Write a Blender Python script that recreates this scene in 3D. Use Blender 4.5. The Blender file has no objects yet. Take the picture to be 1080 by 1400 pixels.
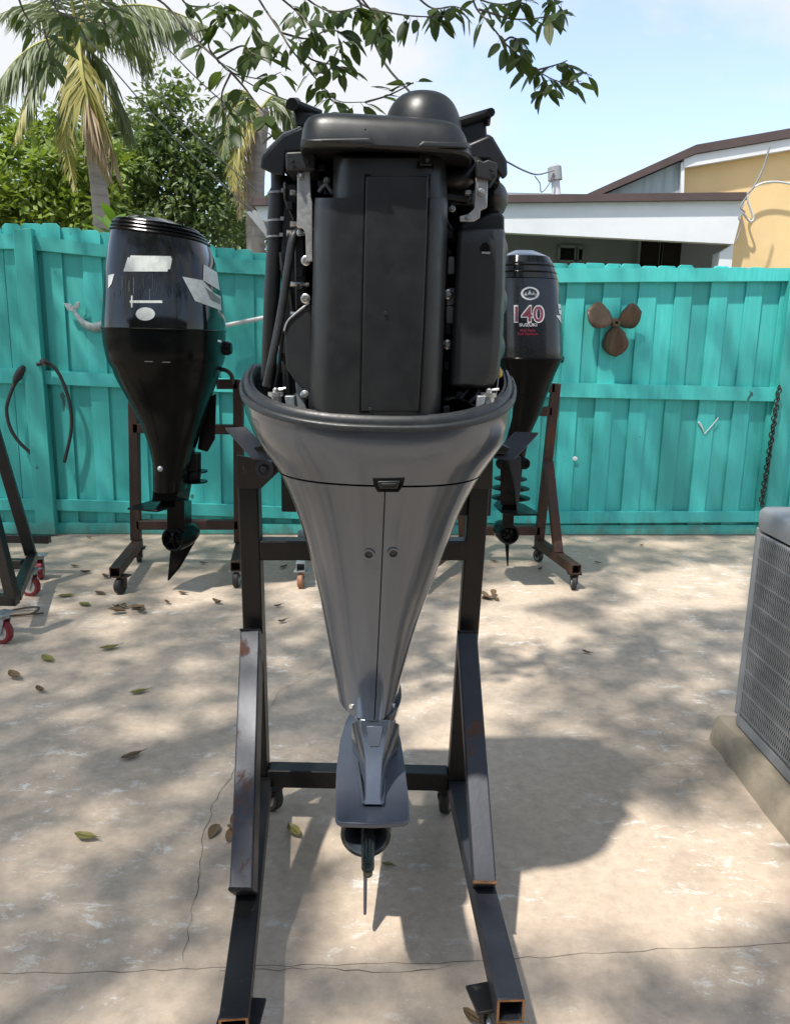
import bpy, bmesh, math, random
import numpy as np
from mathutils import Vector, Matrix
from mathutils.bvhtree import BVHTree
random.seed(7)
rng = np.random.default_rng(11)
V = Vector
RAD = math.radians
scene = bpy.context.scene
C = scene.collection

# ------------------------------------------------------------------ camera
CAM = V((0, 0, 1.45)); PITCH = RAD(-12.0); ROLL = RAD(1.2); FPX = 1080.0
FWD = V((0, math.cos(PITCH), math.sin(PITCH)))
UP0 = V((0, -math.sin(PITCH), math.cos(PITCH)))
RT0 = V((1, 0, 0))
RT = RT0 * math.cos(ROLL) + UP0 * math.sin(ROLL)
UPV = UP0 * math.cos(ROLL) - RT0 * math.sin(ROLL)
cd = bpy.data.cameras.new('camera'); cam = bpy.data.objects.new('camera', cd); C.objects.link(cam)
cd.sensor_fit = 'HORIZONTAL'; cd.sensor_width = 36.0; cd.lens = 36.0 * FPX / 1080.0
cd.clip_start = 0.02; cd.clip_end = 3000
mw = Matrix((RT, UPV, -FWD)).transposed().to_4x4(); mw.translation = CAM
cam.matrix_world = mw
scene.camera = cam

# ------------------------------------------------------------------ light
SUN = V((-0.37, -0.42, 1.10)).normalized()          # towards the sun
world = bpy.data.worlds.new('World'); scene.world = world; world.use_nodes = True
nt = world.node_tree; nt.nodes.clear()
wo = nt.nodes.new('ShaderNodeOutputWorld'); bg = nt.nodes.new('ShaderNodeBackground')
sky = nt.nodes.new('ShaderNodeTexSky'); sky.sky_type = 'NISHITA'; sky.sun_disc = False
sky.sun_elevation = math.asin(SUN.z); sky.sun_rotation = math.atan2(SUN.x, SUN.y)
sky.air_density = 1.0; sky.dust_density = 0.5; sky.ozone_density = 2.0
tc = nt.nodes.new('ShaderNodeTexCoord'); mp = nt.nodes.new('ShaderNodeMapping')
mp.inputs['Scale'].default_value = (1.0, 1.0, 2.4); mp.inputs['Location'].default_value = (0.3, 0.75, 0.1)
n1 = nt.nodes.new('ShaderNodeTexNoise'); n1.inputs['Scale'].default_value = 1.9
n1.inputs['Detail'].default_value = 7; n1.inputs['Roughness'].default_value = 0.52; n1.inputs['Distortion'].default_value = 0.5
cr = nt.nodes.new('ShaderNodeValToRGB'); cr.color_ramp.elements[0].position = 0.46; cr.color_ramp.elements[1].position = 0.60
cr.color_ramp.elements[0].color = (0.30, 0.30, 0.30, 1); cr.color_ramp.elements[1].color = (0.97, 0.97, 0.97, 1)
mx = nt.nodes.new('ShaderNodeMix'); mx.data_type = 'RGBA'
mx.inputs['B'].default_value = (2.95, 3.02, 3.12, 1)
L = nt.links.new
L(tc.outputs['Generated'], mp.inputs['Vector']); L(mp.outputs[0], n1.inputs['Vector']); L(n1.outputs['Fac'], cr.inputs['Fac'])
L(cr.outputs['Color'], mx.inputs['Factor']); L(sky.outputs['Color'], mx.inputs['A'])
L(mx.outputs['Result'], bg.inputs['Color']); L(bg.outputs[0], wo.inputs['Surface'])
bg.inputs['Strength'].default_value = 0.100
sd = bpy.data.lights.new('sun', 'SUN'); sd.energy = 2.0; sd.angle = RAD(1.5); sd.color = (1.0, 0.95, 0.88)
so = bpy.data.objects.new('sun', sd); C.objects.link(so); so.location = (-6, -5, 12)
so.rotation_euler = (-SUN).to_track_quat('-Z', 'Y').to_euler()
scene.view_settings.view_transform = 'Standard'; scene.view_settings.look = 'None'
scene.view_settings.gamma = 1.0; scene.view_settings.use_curve_mapping = False
scene.view_settings.exposure = 1.66
scene.render.engine = 'CYCLES'

# ------------------------------------------------------------------ pixels of the photograph to directions and back
def ray(px, py): return FWD + RT * ((px - 540) / FPX) - UPV * ((py - 700) / FPX)
def at(px, py, Y): d = ray(px, py); return CAM + d * (Y / d.y)
def atz(px, py, z=0.0): d = ray(px, py); return CAM + d * ((z - CAM.z) / d.z)
def proj(p):
    d = V(p) - CAM; k = d.dot(FWD)
    return 540 + FPX * d.dot(RT) / k, 700 - FPX * d.dot(UPV) / k
def lerp(a, b, t): return a + (b - a) * t
def interp(x, xs, ys): return float(np.interp(x, xs, ys))
def sgn(x): return -1.0 if x < 0 else 1.0

# ------------------------------------------------------------------ objects
ORI = {}
def tag(o, label=None, cat=None, group=None, kind=None):
    if label: o['label'] = label
    if cat: o['category'] = cat
    if group: o['group'] = group
    if kind: o['kind'] = kind
    return o
def thing(name, loc, label, cat, group=None):
    o = bpy.data.objects.new(name, None); C.objects.link(o); o.location = loc; o.empty_display_size = 0.1
    ORI[o.name] = V(loc); return tag(o, label, cat, group)
def place(o, parent, org):
    """link o with its origin at the world point org under parent"""
    C.objects.link(o); ORI[o.name] = V(org)
    if parent is not None:
        o.parent = parent; o.location = V(org) - ORI[parent.name]
    else: o.location = org
    return o

class MB:
    def __init__(s): s.v = []; s.f = []
    def add(s, vs, fs):
        b = len(s.v); s.v += [V(p) for p in vs]; s.f += [tuple(i + b for i in f) for f in fs]; return s
    def box(s, c, size, R=None):
        c = V(c); h = V(size) * 0.5; vs = []
        for x in (-1, 1):
            for y in (-1, 1):
                for z in (-1, 1):
                    p = V((x * h.x, y * h.y, z * h.z)); vs.append(c + (R @ p if R else p))
        return s.add(vs, [(0, 1, 3, 2), (4, 6, 7, 5), (0, 4, 5, 1), (2, 3, 7, 6), (0, 2, 6, 4), (1, 5, 7, 3)])
    def bar(s, a, b, w, h=None, up=(0, 0, 1)):
        a = V(a); b = V(b); h = h or w; d = (b - a).normalized(); up = V(up)
        sd = d.cross(up)
        if sd.length < 1e-4: sd = d.cross(V((0, 1, 0)))
        sd.normalize(); u = sd.cross(d).normalized()
        vs = [p + sd * (i * w / 2) + u * (j * h / 2) for p in (a, b) for i, j in ((-1, -1), (1, -1), (1, 1), (-1, 1))]
        return s.add(vs, [(0, 1, 2, 3), (7, 6, 5, 4), (0, 4, 5, 1), (1, 5, 6, 2), (2, 6, 7, 3), (3, 7, 4, 0)])
    def hollow(s, a, b, w, t=0.004, up=(0, 0, 1), depth=0.08):
        """square tube whose end b is open"""
        a = V(a); b = V(b); d = (b - a).normalized(); sd = d.cross(V(up)).normalized(); u = sd.cross(d).normalized()
        def ring(p, k): return [p + sd * (i * k / 2) + u * (j * k / 2) for i, j in ((-1, -1), (1, -1), (1, 1), (-1, 1))]
        s.loft([ring(a, w), ring(b, w), ring(b, w - 2 * t), ring(b - d * depth, w - 2 * t)], True, True); return s
    def loft(s, rings, cap0=False, cap1=False, closed=True):
        n = len(rings[0]); vs = [p for r in rings for p in r]; fs = []
        for i in range(len(rings) - 1):
            for j in range(n if closed else n - 1):
                k = (j + 1) % n
                fs.append((i * n + j, i * n + k, (i + 1) * n + k, (i + 1) * n + j))
        if cap0: fs.append(tuple(range(n))[::-1])
        if cap1: fs.append(tuple((len(rings) - 1) * n + j for j in range(n)))
        return s.add(vs, fs)
    def prism(s, poly, vec):
        vec = V(vec); poly = [V(p) for p in poly]
        return s.loft([poly, [p + vec for p in poly]], True, True)
    def tube(s, pts, r, n=10, cap=True):
        pts = [V(p) for p in pts]; m = len(pts)
        rs = list(r) if hasattr(r, '__len__') else [r] * m
        rings = []; pu = None
        for i, p in enumerate(pts):
            d = (pts[min(i + 1, m - 1)] - pts[max(i - 1, 0)])
            d = d.normalized() if d.length > 1e-9 else V((0, 0, 1))
            if pu is None: pu = V((0, 0, 1)) if abs(d.z) < 0.9 else V((1, 0, 0))
            sd = d.cross(pu).normalized(); u = sd.cross(d).normalized(); pu = u
            rings.append([p + (sd * math.cos(2 * math.pi * k / n) + u * math.sin(2 * math.pi * k / n)) * rs[i] for k in range(n)])
        return s.loft(rings, cap, cap)
    def lathe(s, org, axis, prof, n=24, cap0=True, cap1=True):
        org = V(org); ax = V(axis).normalized()
        a = ax.cross(V((0, 0, 1)));
        if a.length < 1e-3: a = ax.cross(V((0, 1, 0)))
        a.normalize(); b = ax.cross(a)
        rings = [[org + ax * t + (a * math.cos(2 * math.pi * k / n) + b * math.sin(2 * math.pi * k / n)) * max(r, 1e-5) for k in range(n)] for t, r in prof]
        return s.loft(rings, cap0, cap1)
    def ell(s, c, rx, ry, rz, n=16, m=10):
        c = V(c); rings = []
        for i in range(m + 1):
            a = -math.pi / 2 + math.pi * i / m; q = max(math.cos(a), 1e-4)
            rings.append([c + V((rx * q * math.cos(2 * math.pi * k / n), ry * q * math.sin(2 * math.pi * k / n), rz * math.sin(a))) for k in range(n)])
        return s.loft(rings, True, True)
    def build(s, name, mat, parent=None, bevel=0, segs=2, sub=0, sharp=35, org=None, normals=True, solid=0):
        me = bpy.data.meshes.new(name)
        lo = V([min(p[i] for p in s.v) for i in range(3)]); hi = V([max(p[i] for p in s.v) for i in range(3)])
        org = V(org) if org is not None else (lo + hi) * 0.5
        me.from_pydata([p - org for p in s.v], [], s.f)
        if normals:
            bm = bmesh.new(); bm.from_mesh(me); bmesh.ops.recalc_face_normals(bm, faces=bm.faces); bm.to_mesh(me); bm.free()
        me.materials.append(mat)
        me.polygons.foreach_set('use_smooth', [True] * len(me.polygons)); me.set_sharp_from_angle(angle=RAD(sharp))
        o = bpy.data.objects.new(name, me); place(o, parent, org)
        if solid:
            m = o.modifiers.new('solid', 'SOLIDIFY'); m.thickness = solid; m.offset = -1
        if bevel:
            m = o.modifiers.new('bevel', 'BEVEL'); m.width = bevel; m.segments = segs; m.limit_method = 'ANGLE'; m.angle_limit = RAD(34)
        if sub:
            m = o.modifiers.new('sub', 'SUBSURF'); m.levels = sub; m.render_levels = sub
        return o
    def bvh(s): return BVHTree.FromPolygons([tuple(p) for p in s.v], s.f)

def spline(pts, k=8):
    pts = [V(p) for p in pts]
    if len(pts) < 3: return pts
    out = []; P = [pts[0] * 2 - pts[1]] + pts + [pts[-1] * 2 - pts[-2]]
    for i in range(1, len(P) - 2):
        for j in range(k):
            t = j / k; a, b, c, d = P[i - 1:i + 3]
            out.append(0.5 * ((2 * b) + (c - a) * t + (2 * a - 5 * b + 4 * c - d) * t * t + (3 * b - a - 3 * c + d) * t ** 3))
    out.append(pts[-1]); return out
def surf(bvh, px, py, off=0.0015):
    h, n, i, d = bvh.ray_cast(CAM, ray(px, py).normalized())
    if h is None: return None, None
    if n.dot(ray(px, py)) > 0: n = -n
    return h + n * off, n
def decal(bvh, quad, nu=8, nv=6, off=0.002, shape=None):
    """a thin sheet lying on a curved surface; quad = four photo corners (tl, tr, br, bl)"""
    mb = MB(); idx = {}
    tl, tr, br, bl = [V((q[0], q[1])) for q in quad]
    for i in range(nu + 1):
        for j in range(nv + 1):
            u, v = i / nu, j / nv
            q = tl.lerp(tr, u).lerp(bl.lerp(br, u), v)
            p, n = surf(bvh, q.x, q.y, off)
            if p is None: continue
            idx[i, j] = len(mb.v); mb.v.append(p)
    for i in range(nu):
        for j in range(nv):
            if shape and not shape((i + .5) / nu, (j + .5) / nv): continue
            k = [(i, j), (i + 1, j), (i + 1, j + 1), (i, j + 1)]
            if all(q in idx for q in k): mb.f.append(tuple(idx[q] for q in k))
    used = sorted({i for f in mb.f for i in f}); rm = {o: n for n, o in enumerate(used)}
    mb.v = [mb.v[i] for i in used]; mb.f = [tuple(rm[i] for i in f) for f in mb.f]
    return mb

# ------------------------------------------------------------------ materials
def newmat(name):
    m = bpy.data.materials.new(name); m.use_nodes = True; t = m.node_tree
    return m, t, t.nodes['Principled BSDF'], t.links.new
def nz(t, scale, detail=6, rough=0.6, vec=None, dist=0.0):
    n = t.nodes.new('ShaderNodeTexNoise'); n.inputs['Scale'].default_value = scale; n.inputs['Detail'].default_value = detail
    n.inputs['Roughness'].default_value = rough; n.inputs['Distortion'].default_value = dist
    if vec is not None: t.links.new(vec, n.inputs['Vector'])
    return n.outputs['Fac']
def ramp(t, fac, lo, hi, c0=(0, 0, 0, 1), c1=(1, 1, 1, 1)):
    r = t.nodes.new('ShaderNodeValToRGB'); r.color_ramp.elements[0].position = lo; r.color_ramp.elements[1].position = hi
    r.color_ramp.elements[0].color = c0; r.color_ramp.elements[1].color = c1; t.links.new(fac, r.inputs['Fac']); return r.outputs['Color']
def mix(t, fac, a, b, mode='MIX'):
    m = t.nodes.new('ShaderNodeMix'); m.data_type = 'RGBA'; m.blend_type = mode
    for k, x in (('Factor', fac), ('A', a), ('B', b)):
        if isinstance(x, (int, float)): m.inputs[k].default_value = x
        elif isinstance(x, tuple): m.inputs[k].default_value = x if len(x) == 4 else (*x, 1)
        else: t.links.new(x, m.inputs[k])
    return m.outputs['Result']
def pos(t, scale=(1, 1, 1)):
    g = t.nodes.new('ShaderNodeNewGeometry'); m = t.nodes.new('ShaderNodeMapping'); m.inputs['Scale'].default_value = scale
    t.links.new(g.outputs['Position'], m.inputs['Vector']); return m.outputs[0]
def bumpn(t, b, fac, strength, dist=0.01, prev=None):
    n = t.nodes.new('ShaderNodeBump'); n.inputs['Strength'].default_value = strength; n.inputs['Distance'].default_value = dist
    t.links.new(fac, n.inputs['Height'])
    if prev is not None: t.links.new(prev, n.inputs['Normal'])
    t.links.new(n.outputs[0], b.inputs['Normal']); return n.outputs[0]
def mat(name, col, rough=0.5, metal=0.0, var=0.25, vs=6, bump=0.0, bs=120, coat=0.0, col2=None, lo=0.45, hi=0.65, rvar=0.12, spec=0.5, stretch=(1, 1, 1)):
    m, t, b, l = newmat(name); p = pos(t, stretch)
    n = nz(t, vs, 7, 0.62, p)
    c2 = col2 if col2 else tuple(max(0, x * (1 - var)) for x in col)
    l(mix(t, ramp(t, n, lo, hi), col, c2), b.inputs['Base Color'])
    n2 = nz(t, vs * 3.7, 5, 0.6, p)
    rr = ramp(t, n2, 0.3, 0.7, (rough - rvar,) * 3 + (1,), (rough + rvar,) * 3 + (1,)); l(rr, b.inputs['Roughness'])
    b.inputs['Metallic'].default_value = metal; b.inputs['Coat Weight'].default_value = coat; b.inputs['Coat Roughness'].default_value = 0.08
    b.inputs['Specular IOR Level'].default_value = spec
    if bump: bumpn(t, b, nz(t, bs, 4, 0.6, p), bump, 0.004)
    return m

def concrete_mat():
    m, t, b, l = newmat('concrete'); p = pos(t); ps = pos(t, (0.8, 1.5, 1))
    big = nz(t, 0.9, 5, 0.6, p, 0.6); mid = nz(t, 3.4, 8, 0.68, p, 0.9); fine = nz(t, 26, 8, 0.7, p); brush = nz(t, 11, 12, 0.80, ps, 0.35)
    c = mix(t, ramp(t, big, 0.36, 0.64), (0.470, 0.376, 0.286), (0.430, 0.356, 0.278))
    c = mix(t, ramp(t, mid, 0.46, 0.68), c, (0.495, 0.408, 0.318))
    fl = ramp(t, brush, 0.548, 0.60); pat = ramp(t, nz(t, 1.5, 4, 0.6, p, 0.4), 0.46, 0.58)
    c = mix(t, mix(t, 1.0, fl, pat, 'MULTIPLY'), c, (0.64, 0.61, 0.55))
    st = ramp(t, nz(t, 2.1, 6, 0.62, pos(t, (1, 1.0, 1)), 1.1), 0.60, 0.74)
    c = mix(t, mix(t, 1.0, st, (0.55, 0.55, 0.55), 'MULTIPLY'), c, (0.265, 0.235, 0.195))
    dk = ramp(t, nz(t, 60, 6, 0.75, p), 0.66, 0.74); dp = ramp(t, nz(t, 2.7, 4, 0.6, pos(t, (1, 1, 1)), 0.2), 0.50, 0.64)
    c = mix(t, mix(t, 1.0, dk, dp, 'MULTIPLY'), c, (0.085, 0.07, 0.055))
    pit = ramp(t, nz(t, 150, 4, 0.7, p), 0.64, 0.70); c = mix(t, mix(t, 1.0, pit, (.5, .5, .5), 'MULTIPLY'), c, (0.13, 0.11, 0.085))
    wf = ramp(t, nz(t, 42, 5, 0.65, ps), 0.655, 0.69); c = mix(t, mix(t, 1.0, wf, ramp(t, nz(t, 1.1, 3, .6, p), .42, .6), 'MULTIPLY'), c, (0.68, 0.66, 0.60))
    c = mix(t, 0.16, c, ramp(t, fine, 0.3, 0.7), 'OVERLAY')
    l(c, b.inputs['Base Color']); b.inputs['Roughness'].default_value = 0.86; b.inputs['Specular IOR Level'].default_value = 0.3
    q = bumpn(t, b, fine, 0.16, 0.004); bumpn(t, b, fl, 0.25, 0.002, q)
    return m
def teal_mat(name, col, dark):
    m, t, b, l = newmat(name); oi = t.nodes.new('ShaderNodeObjectInfo')
    p = pos(t, (9, 9, 0.55)); g = nz(t, 4, 8, 0.65, p, 0.6); w = nz(t, 1.3, 5, 0.6, pos(t, (1, 1, 0.6)), 0.3)
    c = mix(t, ramp(t, g, 0.35, 0.68), col, dark)
    c = mix(t, ramp(t, w, 0.4, 0.7), c, tuple(x * 0.82 + 0.012 for x in col))
    mu = t.nodes.new('ShaderNodeMath'); mu.operation = 'MULTIPLY_ADD'; mu.inputs[1].default_value = 0.34; mu.inputs[2].default_value = 0.80
    l(oi.outputs['Random'], mu.inputs[0])
    hs = t.nodes.new('ShaderNodeHueSaturation'); l(c, hs.inputs['Color']); l(mu.outputs[0], hs.inputs['Value'])
    kn = ramp(t, nz(t, 7, 3, 0.5, pos(t, (1.4, 1.4, 0.8)), 0.8), 0.715, 0.75)
    c2 = mix(t, kn, hs.outputs['Color'], (0.035, 0.12, 0.105))
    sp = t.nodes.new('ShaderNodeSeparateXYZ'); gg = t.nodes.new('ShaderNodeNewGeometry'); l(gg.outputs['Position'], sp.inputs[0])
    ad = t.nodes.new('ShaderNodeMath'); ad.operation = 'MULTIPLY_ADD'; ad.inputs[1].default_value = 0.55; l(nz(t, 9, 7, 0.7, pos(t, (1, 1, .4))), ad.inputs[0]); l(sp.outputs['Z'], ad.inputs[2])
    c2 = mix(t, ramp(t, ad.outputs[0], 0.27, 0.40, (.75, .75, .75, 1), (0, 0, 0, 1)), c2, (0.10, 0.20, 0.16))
    pe = ramp(t, nz(t, 22, 7, 0.7, pos(t, (1.5, 1.5, .35)), .4), .70, .74); c2 = mix(t, pe, c2, (0.30, 0.42, 0.37))
    l(c2, b.inputs['Base Color']); b.inputs['Roughness'].default_value = 0.62
    bumpn(t, b, g, 0.35, 0.004); return m
def rust_mat(name, base, rough=0.45, metal=0.5, lo=0.56, hi=0.66, rust=(0.16, 0.065, 0.03), vs=7, scr=(0.30, 0.30, 0.32)):
    m, t, b, l = newmat(name); p = pos(t, (1, 1, 0.45))
    n = ramp(t, nz(t, vs, 8, 0.68, p, 0.5), lo, hi); s = ramp(t, nz(t, 40, 6, 0.7, pos(t, (1, 1, 0.15))), 0.64, 0.72)
    c = mix(t, ramp(t, nz(t, 5, 5, 0.6, p), 0.35, 0.7), base, tuple(x * 0.6 for x in base))
    c = mix(t, mix(t, 1.0, s, (0.5, 0.5, 0.5), 'MULTIPLY'), c, scr); c = mix(t, n, c, rust)
    l(c, b.inputs['Base Color'])
    l(ramp(t, n, 0, 1, (rough,) * 3 + (1,), (0.85,) * 3 + (1,)), b.inputs['Roughness'])
    l(ramp(t, n, 0, 1, (metal,) * 3 + (1,), (0.0,) * 3 + (1,)), b.inputs['Metallic'])
    bumpn(t, b, nz(t, 70, 6, 0.6, p), 0.15, 0.003); return m
def leaf_mat(name, cols, trans=0.35, rough=0.5):
    m, t, b, l = newmat(name); g = t.nodes.new('ShaderNodeNewGeometry'); oi = t.nodes.new('ShaderNodeObjectInfo')
    a = t.nodes.new('ShaderNodeMath'); a.operation = 'ADD'; l(g.outputs['Random Per Island'], a.inputs[0]); l(oi.outputs['Random'], a.inputs[1])
    fr = t.nodes.new('ShaderNodeMath'); fr.operation = 'FRACT'; l(a.outputs[0], fr.inputs[0])
    r = t.nodes.new('ShaderNodeValToRGB'); e = r.color_ramp.elements
    for i, c in enumerate(cols):
        q = i / (len(cols) - 1)
        el = e[0] if i == 0 else (e[1] if i == len(cols) - 1 else e.new(q)); el.position = q; el.color = (*c, 1)
    l(fr.outputs[0], r.inputs['Fac'])
    c = mix(t, 0.5, r.outputs['Color'], ramp(t, nz(t, 1.1, 4, 0.6, pos(t)), 0.3, 0.7, (0.35,) * 3 + (1,), (0.75,) * 3 + (1,)), 'OVERLAY')
    l(c, b.inputs['Base Color']); b.inputs['Roughness'].default_value = rough
    tr = t.nodes.new('ShaderNodeBsdfTranslucent'); l(mix(t, 1.0, c, (1.0, 1.0, 0.45), 'MULTIPLY'), tr.inputs['Color'])
    ms = t.nodes.new('ShaderNodeMixShader'); ms.inputs[0].default_value = trans
    l(b.outputs[0], ms.inputs[1]); l(tr.outputs[0], ms.inputs[2]); l(ms.outputs[0], t.nodes['Material Output'].inputs['Surface'])
    return m
K = {}
K['concrete'] = concrete_mat()
K['joint'] = mat('joint_dirt', (0.075, 0.060, 0.048), 0.95)
K['soil'] = mat('soil', (0.12, 0.11, 0.06), 0.95, col2=(0.06, 0.09, 0.03), vs=2)
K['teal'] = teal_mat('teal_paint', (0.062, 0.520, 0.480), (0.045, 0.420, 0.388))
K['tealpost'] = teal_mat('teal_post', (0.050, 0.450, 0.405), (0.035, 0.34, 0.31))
K['grey'] = mat('grey_metallic_paint', (0.082, 0.098, 0.124), 0.21, 0.66, 0.08, 3, coat=0.6, rvar=0.04)
K['slate'] = mat('slate_paint', (0.085, 0.098, 0.125), 0.36, 0.45, 0.12, 5, rvar=0.06)
K['plastic'] = mat('black_plastic', (0.0120, 0.0132, 0.0142), 0.38, 0.0, 0.3, 8, spec=0.45, bump=0.06, bs=600, rvar=0.07)
K['plastic2'] = mat('dark_grey_plastic', (0.019, 0.021, 0.022), 0.42, 0.0, 0.25, 8, spec=0.38, bump=0.06, bs=600, rvar=0.07)
K['pit'] = mat('engine_black', (0.005, 0.005, 0.005), 0.7, 0.0, 0.4, 20, spec=0.1)
K['rubber'] = mat('rubber', (0.016, 0.018, 0.019), 0.45, 0.0, 0.3, 30, rvar=0.1)
K['gloss'] = mat('gloss_black', (0.0035, 0.0038, 0.004), 0.12, 0.0, 0.4, 4, coat=0.3, rvar=0.04, spec=0.4)
K['satin'] = mat('satin_black', (0.0030, 0.0034, 0.0036), 0.22, 0.0, 0.4, 4, rvar=0.06, spec=0.13)
K['charcoal'] = mat('charcoal_paint', (0.011, 0.012, 0.0135), 0.26, 0.25, 0.2, 4, coat=0.3, rvar=0.06)
K['alu'] = mat('cast_aluminium', (0.44, 0.44, 0.43), 0.42, 0.75, 0.25, 30, bump=0.1, bs=200)
K['bolt'] = mat('zinc_bolt', (0.62, 0.62, 0.60), 0.28, 0.9, 0.3, 60)
K['zinc'] = mat('galvanised', (0.34, 0.37, 0.38), 0.45, 0.6, 0.3, 25)
K['shaft'] = rust_mat('oily_shaft', (0.10, 0.11, 0.10), 0.25, 0.9, 0.58, 0.7, (0.03, 0.055, 0.03), 40, (0.5, 0.5, 0.5))
K['steel'] = rust_mat('black_steel', (0.018, 0.017, 0.0165), 0.42, 0.4, 0.66, 0.76, (0.085, 0.045, 0.025), 6, (0.12, 0.11, 0.10))
K['mill'] = rust_mat('mill_scale_steel', (0.042, 0.046, 0.058), 0.42, 0.35, 0.51, 0.58, (0.115, 0.048, 0.026), 6.5, (0.05, 0.05, 0.055))
K['mill2'] = rust_mat('dark_mill_scale', (0.045, 0.049, 0.060), 0.48, 0.4, 0.62, 0.70, (0.09, 0.045, 0.028), 8, (0.15, 0.15, 0.16))
K['tubeend'] = mat('cut_steel', (0.28, 0.15, 0.07), 0.5, 0.6, 0.5, 30)
K['brown'] = rust_mat('brown_steel', (0.070, 0.034, 0.022), 0.55, 0.1, 0.52, 0.66, (0.105, 0.046, 0.024), 9, (0.12, 0.07, 0.05))
K['brown2'] = rust_mat('dark_brown_steel', (0.050, 0.026, 0.018), 0.55, 0.1, 0.55, 0.68, (0.09, 0.038, 0.02), 9, (0.10, 0.06, 0.04))
K['cart'] = mat('cart_black', (0.006, 0.0065, 0.007), 0.38, 0.0, 0.3, 12)
K['tyre'] = mat('caster_rubber', (0.022, 0.021, 0.020), 0.6, 0.0, 0.4, 30)
K['redtyre'] = mat('red_polyurethane', (0.20, 0.012, 0.018), 0.4, 0.0, 0.3, 30)
K['orangetyre'] = mat('worn_orange_tyre', (0.30, 0.13, 0.055), 0.6, 0.0, 0.4, 30)
K['whitehub'] = mat('pale_hub', (0.45, 0.45, 0.43), 0.5, 0.0, 0.3, 40)
K['acgrey'] = mat('ac_grey', (0.36, 0.375, 0.39), 0.5, 0.2, 0.25, 5, rvar=0.1)
K['acdark'] = mat('ac_inner', (0.035, 0.038, 0.041), 0.6, 0.2, 0.4, 8)
K['pad'] = mat('pad_concrete', (0.34, 0.285, 0.21), 0.9, 0.0, 0.35, 7, bump=0.5, bs=60, col2=(0.22, 0.19, 0.14))
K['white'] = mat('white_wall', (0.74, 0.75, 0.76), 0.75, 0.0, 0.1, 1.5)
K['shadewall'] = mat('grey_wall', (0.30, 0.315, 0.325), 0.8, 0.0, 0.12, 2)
K['yellow'] = mat('yellow_stucco', (0.78, 0.56, 0.28), 0.85, 0.0, 0.1, 1.2, bump=0.2, bs=40)
K['fascia'] = mat('brown_fascia', (0.090, 0.060, 0.055), 0.6, 0.0, 0.2, 3)
K['siding'] = mat('grey_siding', (0.36, 0.42, 0.43), 0.6, 0.0, 0.0, 3, col2=(0.26, 0.31, 0.32), stretch=(5, 5, 0.3))
K['glass'] = mat('window_glass', (0.012, 0.013, 0.015), 0.08, 0.0, 0.2, 3, rvar=0.02)
K['wire'] = mat('cable', (0.14, 0.14, 0.14), 0.6)
K['greywire'] = mat('grey_cable', (0.26, 0.26, 0.26), 0.6)
K['bronze'] = rust_mat('bronze', (0.135, 0.090, 0.058), 0.5, 0.55, 0.50, 0.68, (0.075, 0.045, 0.028), 14, (0.25, 0.2, 0.15))
K['silverfish'] = mat('weathered_tin', (0.34, 0.40, 0.40), 0.55, 0.3, 0.4, 40)
K['chain'] = mat('rusty_chain', (0.045, 0.035, 0.028), 0.7, 0.3, 0.4, 40)
K['sticker'] = mat('sticker_white', (0.52, 0.55, 0.53), 0.5, 0.0, 0.22, 30)
K['sticker2'] = mat('sticker_grey', (0.16, 0.17, 0.17), 0.5, 0.0, 0.3, 30)
K['scuff'] = mat('scuffed_gloss', (0.050, 0.053, 0.055), 0.45, 0.0, 0.5, 60)
K['red'] = mat('decal_red', (0.33, 0.014, 0.045), 0.4, 0.0, 0.2, 20)
K['maroon'] = mat('decal_maroon', (0.22, 0.05, 0.075), 0.4, 0.0, 0.4, 14)
K['dwhite'] = mat('decal_white', (0.72, 0.72, 0.72), 0.4, 0.0, 0.1, 20)
K['yellowtab'] = mat('yellow_plastic', (0.65, 0.42, 0.04), 0.4)
K['pvc'] = mat('white_pipe', (0.58, 0.60, 0.58), 0.45, 0.1, 0.15, 8)
K['bark'] = mat('bark', (0.16, 0.13, 0.10), 0.9, 0.0, 0.4, 8, bump=0.5, bs=30)
K['twig'] = mat('twig_bark', (0.10, 0.085, 0.068), 0.85, 0.0, 0.3, 30)
K['palmbark'] = mat('palm_bark', (0.30, 0.26, 0.22), 0.9, 0.0, 0.35, 2.0, bump=0.5, bs=20, stretch=(1, 1, 6))
K['leaf'] = leaf_mat('tree_leaf', [(0.065, 0.105, 0.028), (0.100, 0.150, 0.038), (0.140, 0.190, 0.050), (0.075, 0.115, 0.034)], 0.55, 0.40)
K['leafdark'] = leaf_mat('dense_leaf', [(0.115, 0.170, 0.055), (0.190, 0.245, 0.085), (0.290, 0.325, 0.130), (0.140, 0.190, 0.068)], 0.35, 0.5)
K['leafyellow'] = leaf_mat('yellow_green_leaf', [(0.180, 0.245, 0.038), (0.420, 0.410, 0.044), (0.130, 0.190, 0.040), (0.470, 0.410, 0.050), (0.210, 0.290, 0.058)], 0.4, 0.5)
K['frond'] = leaf_mat('palm_leaflet', [(0.140, 0.175, 0.075), (0.200, 0.230, 0.105), (0.270, 0.285, 0.150), (0.160, 0.195, 0.085)], 0.35, 0.45)
K['frondy'] = leaf_mat('yellowing_leaflet', [(0.28, 0.27, 0.07), (0.22, 0.24, 0.07), (0.36, 0.31, 0.09)], 0.35, 0.5)
K['frondb'] = leaf_mat('brown_leaflet', [(0.26, 0.18, 0.10), (0.20, 0.13, 0.075), (0.33, 0.25, 0.15)], 0.25, 0.6)
K['rachis'] = mat('frond_rib', (0.36, 0.33, 0.08), 0.5)
K['banana'] = leaf_mat('broad_leaf', [(0.13, 0.24, 0.03), (0.18, 0.30, 0.04), (0.10, 0.20, 0.03)], 0.45, 0.4)
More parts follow.
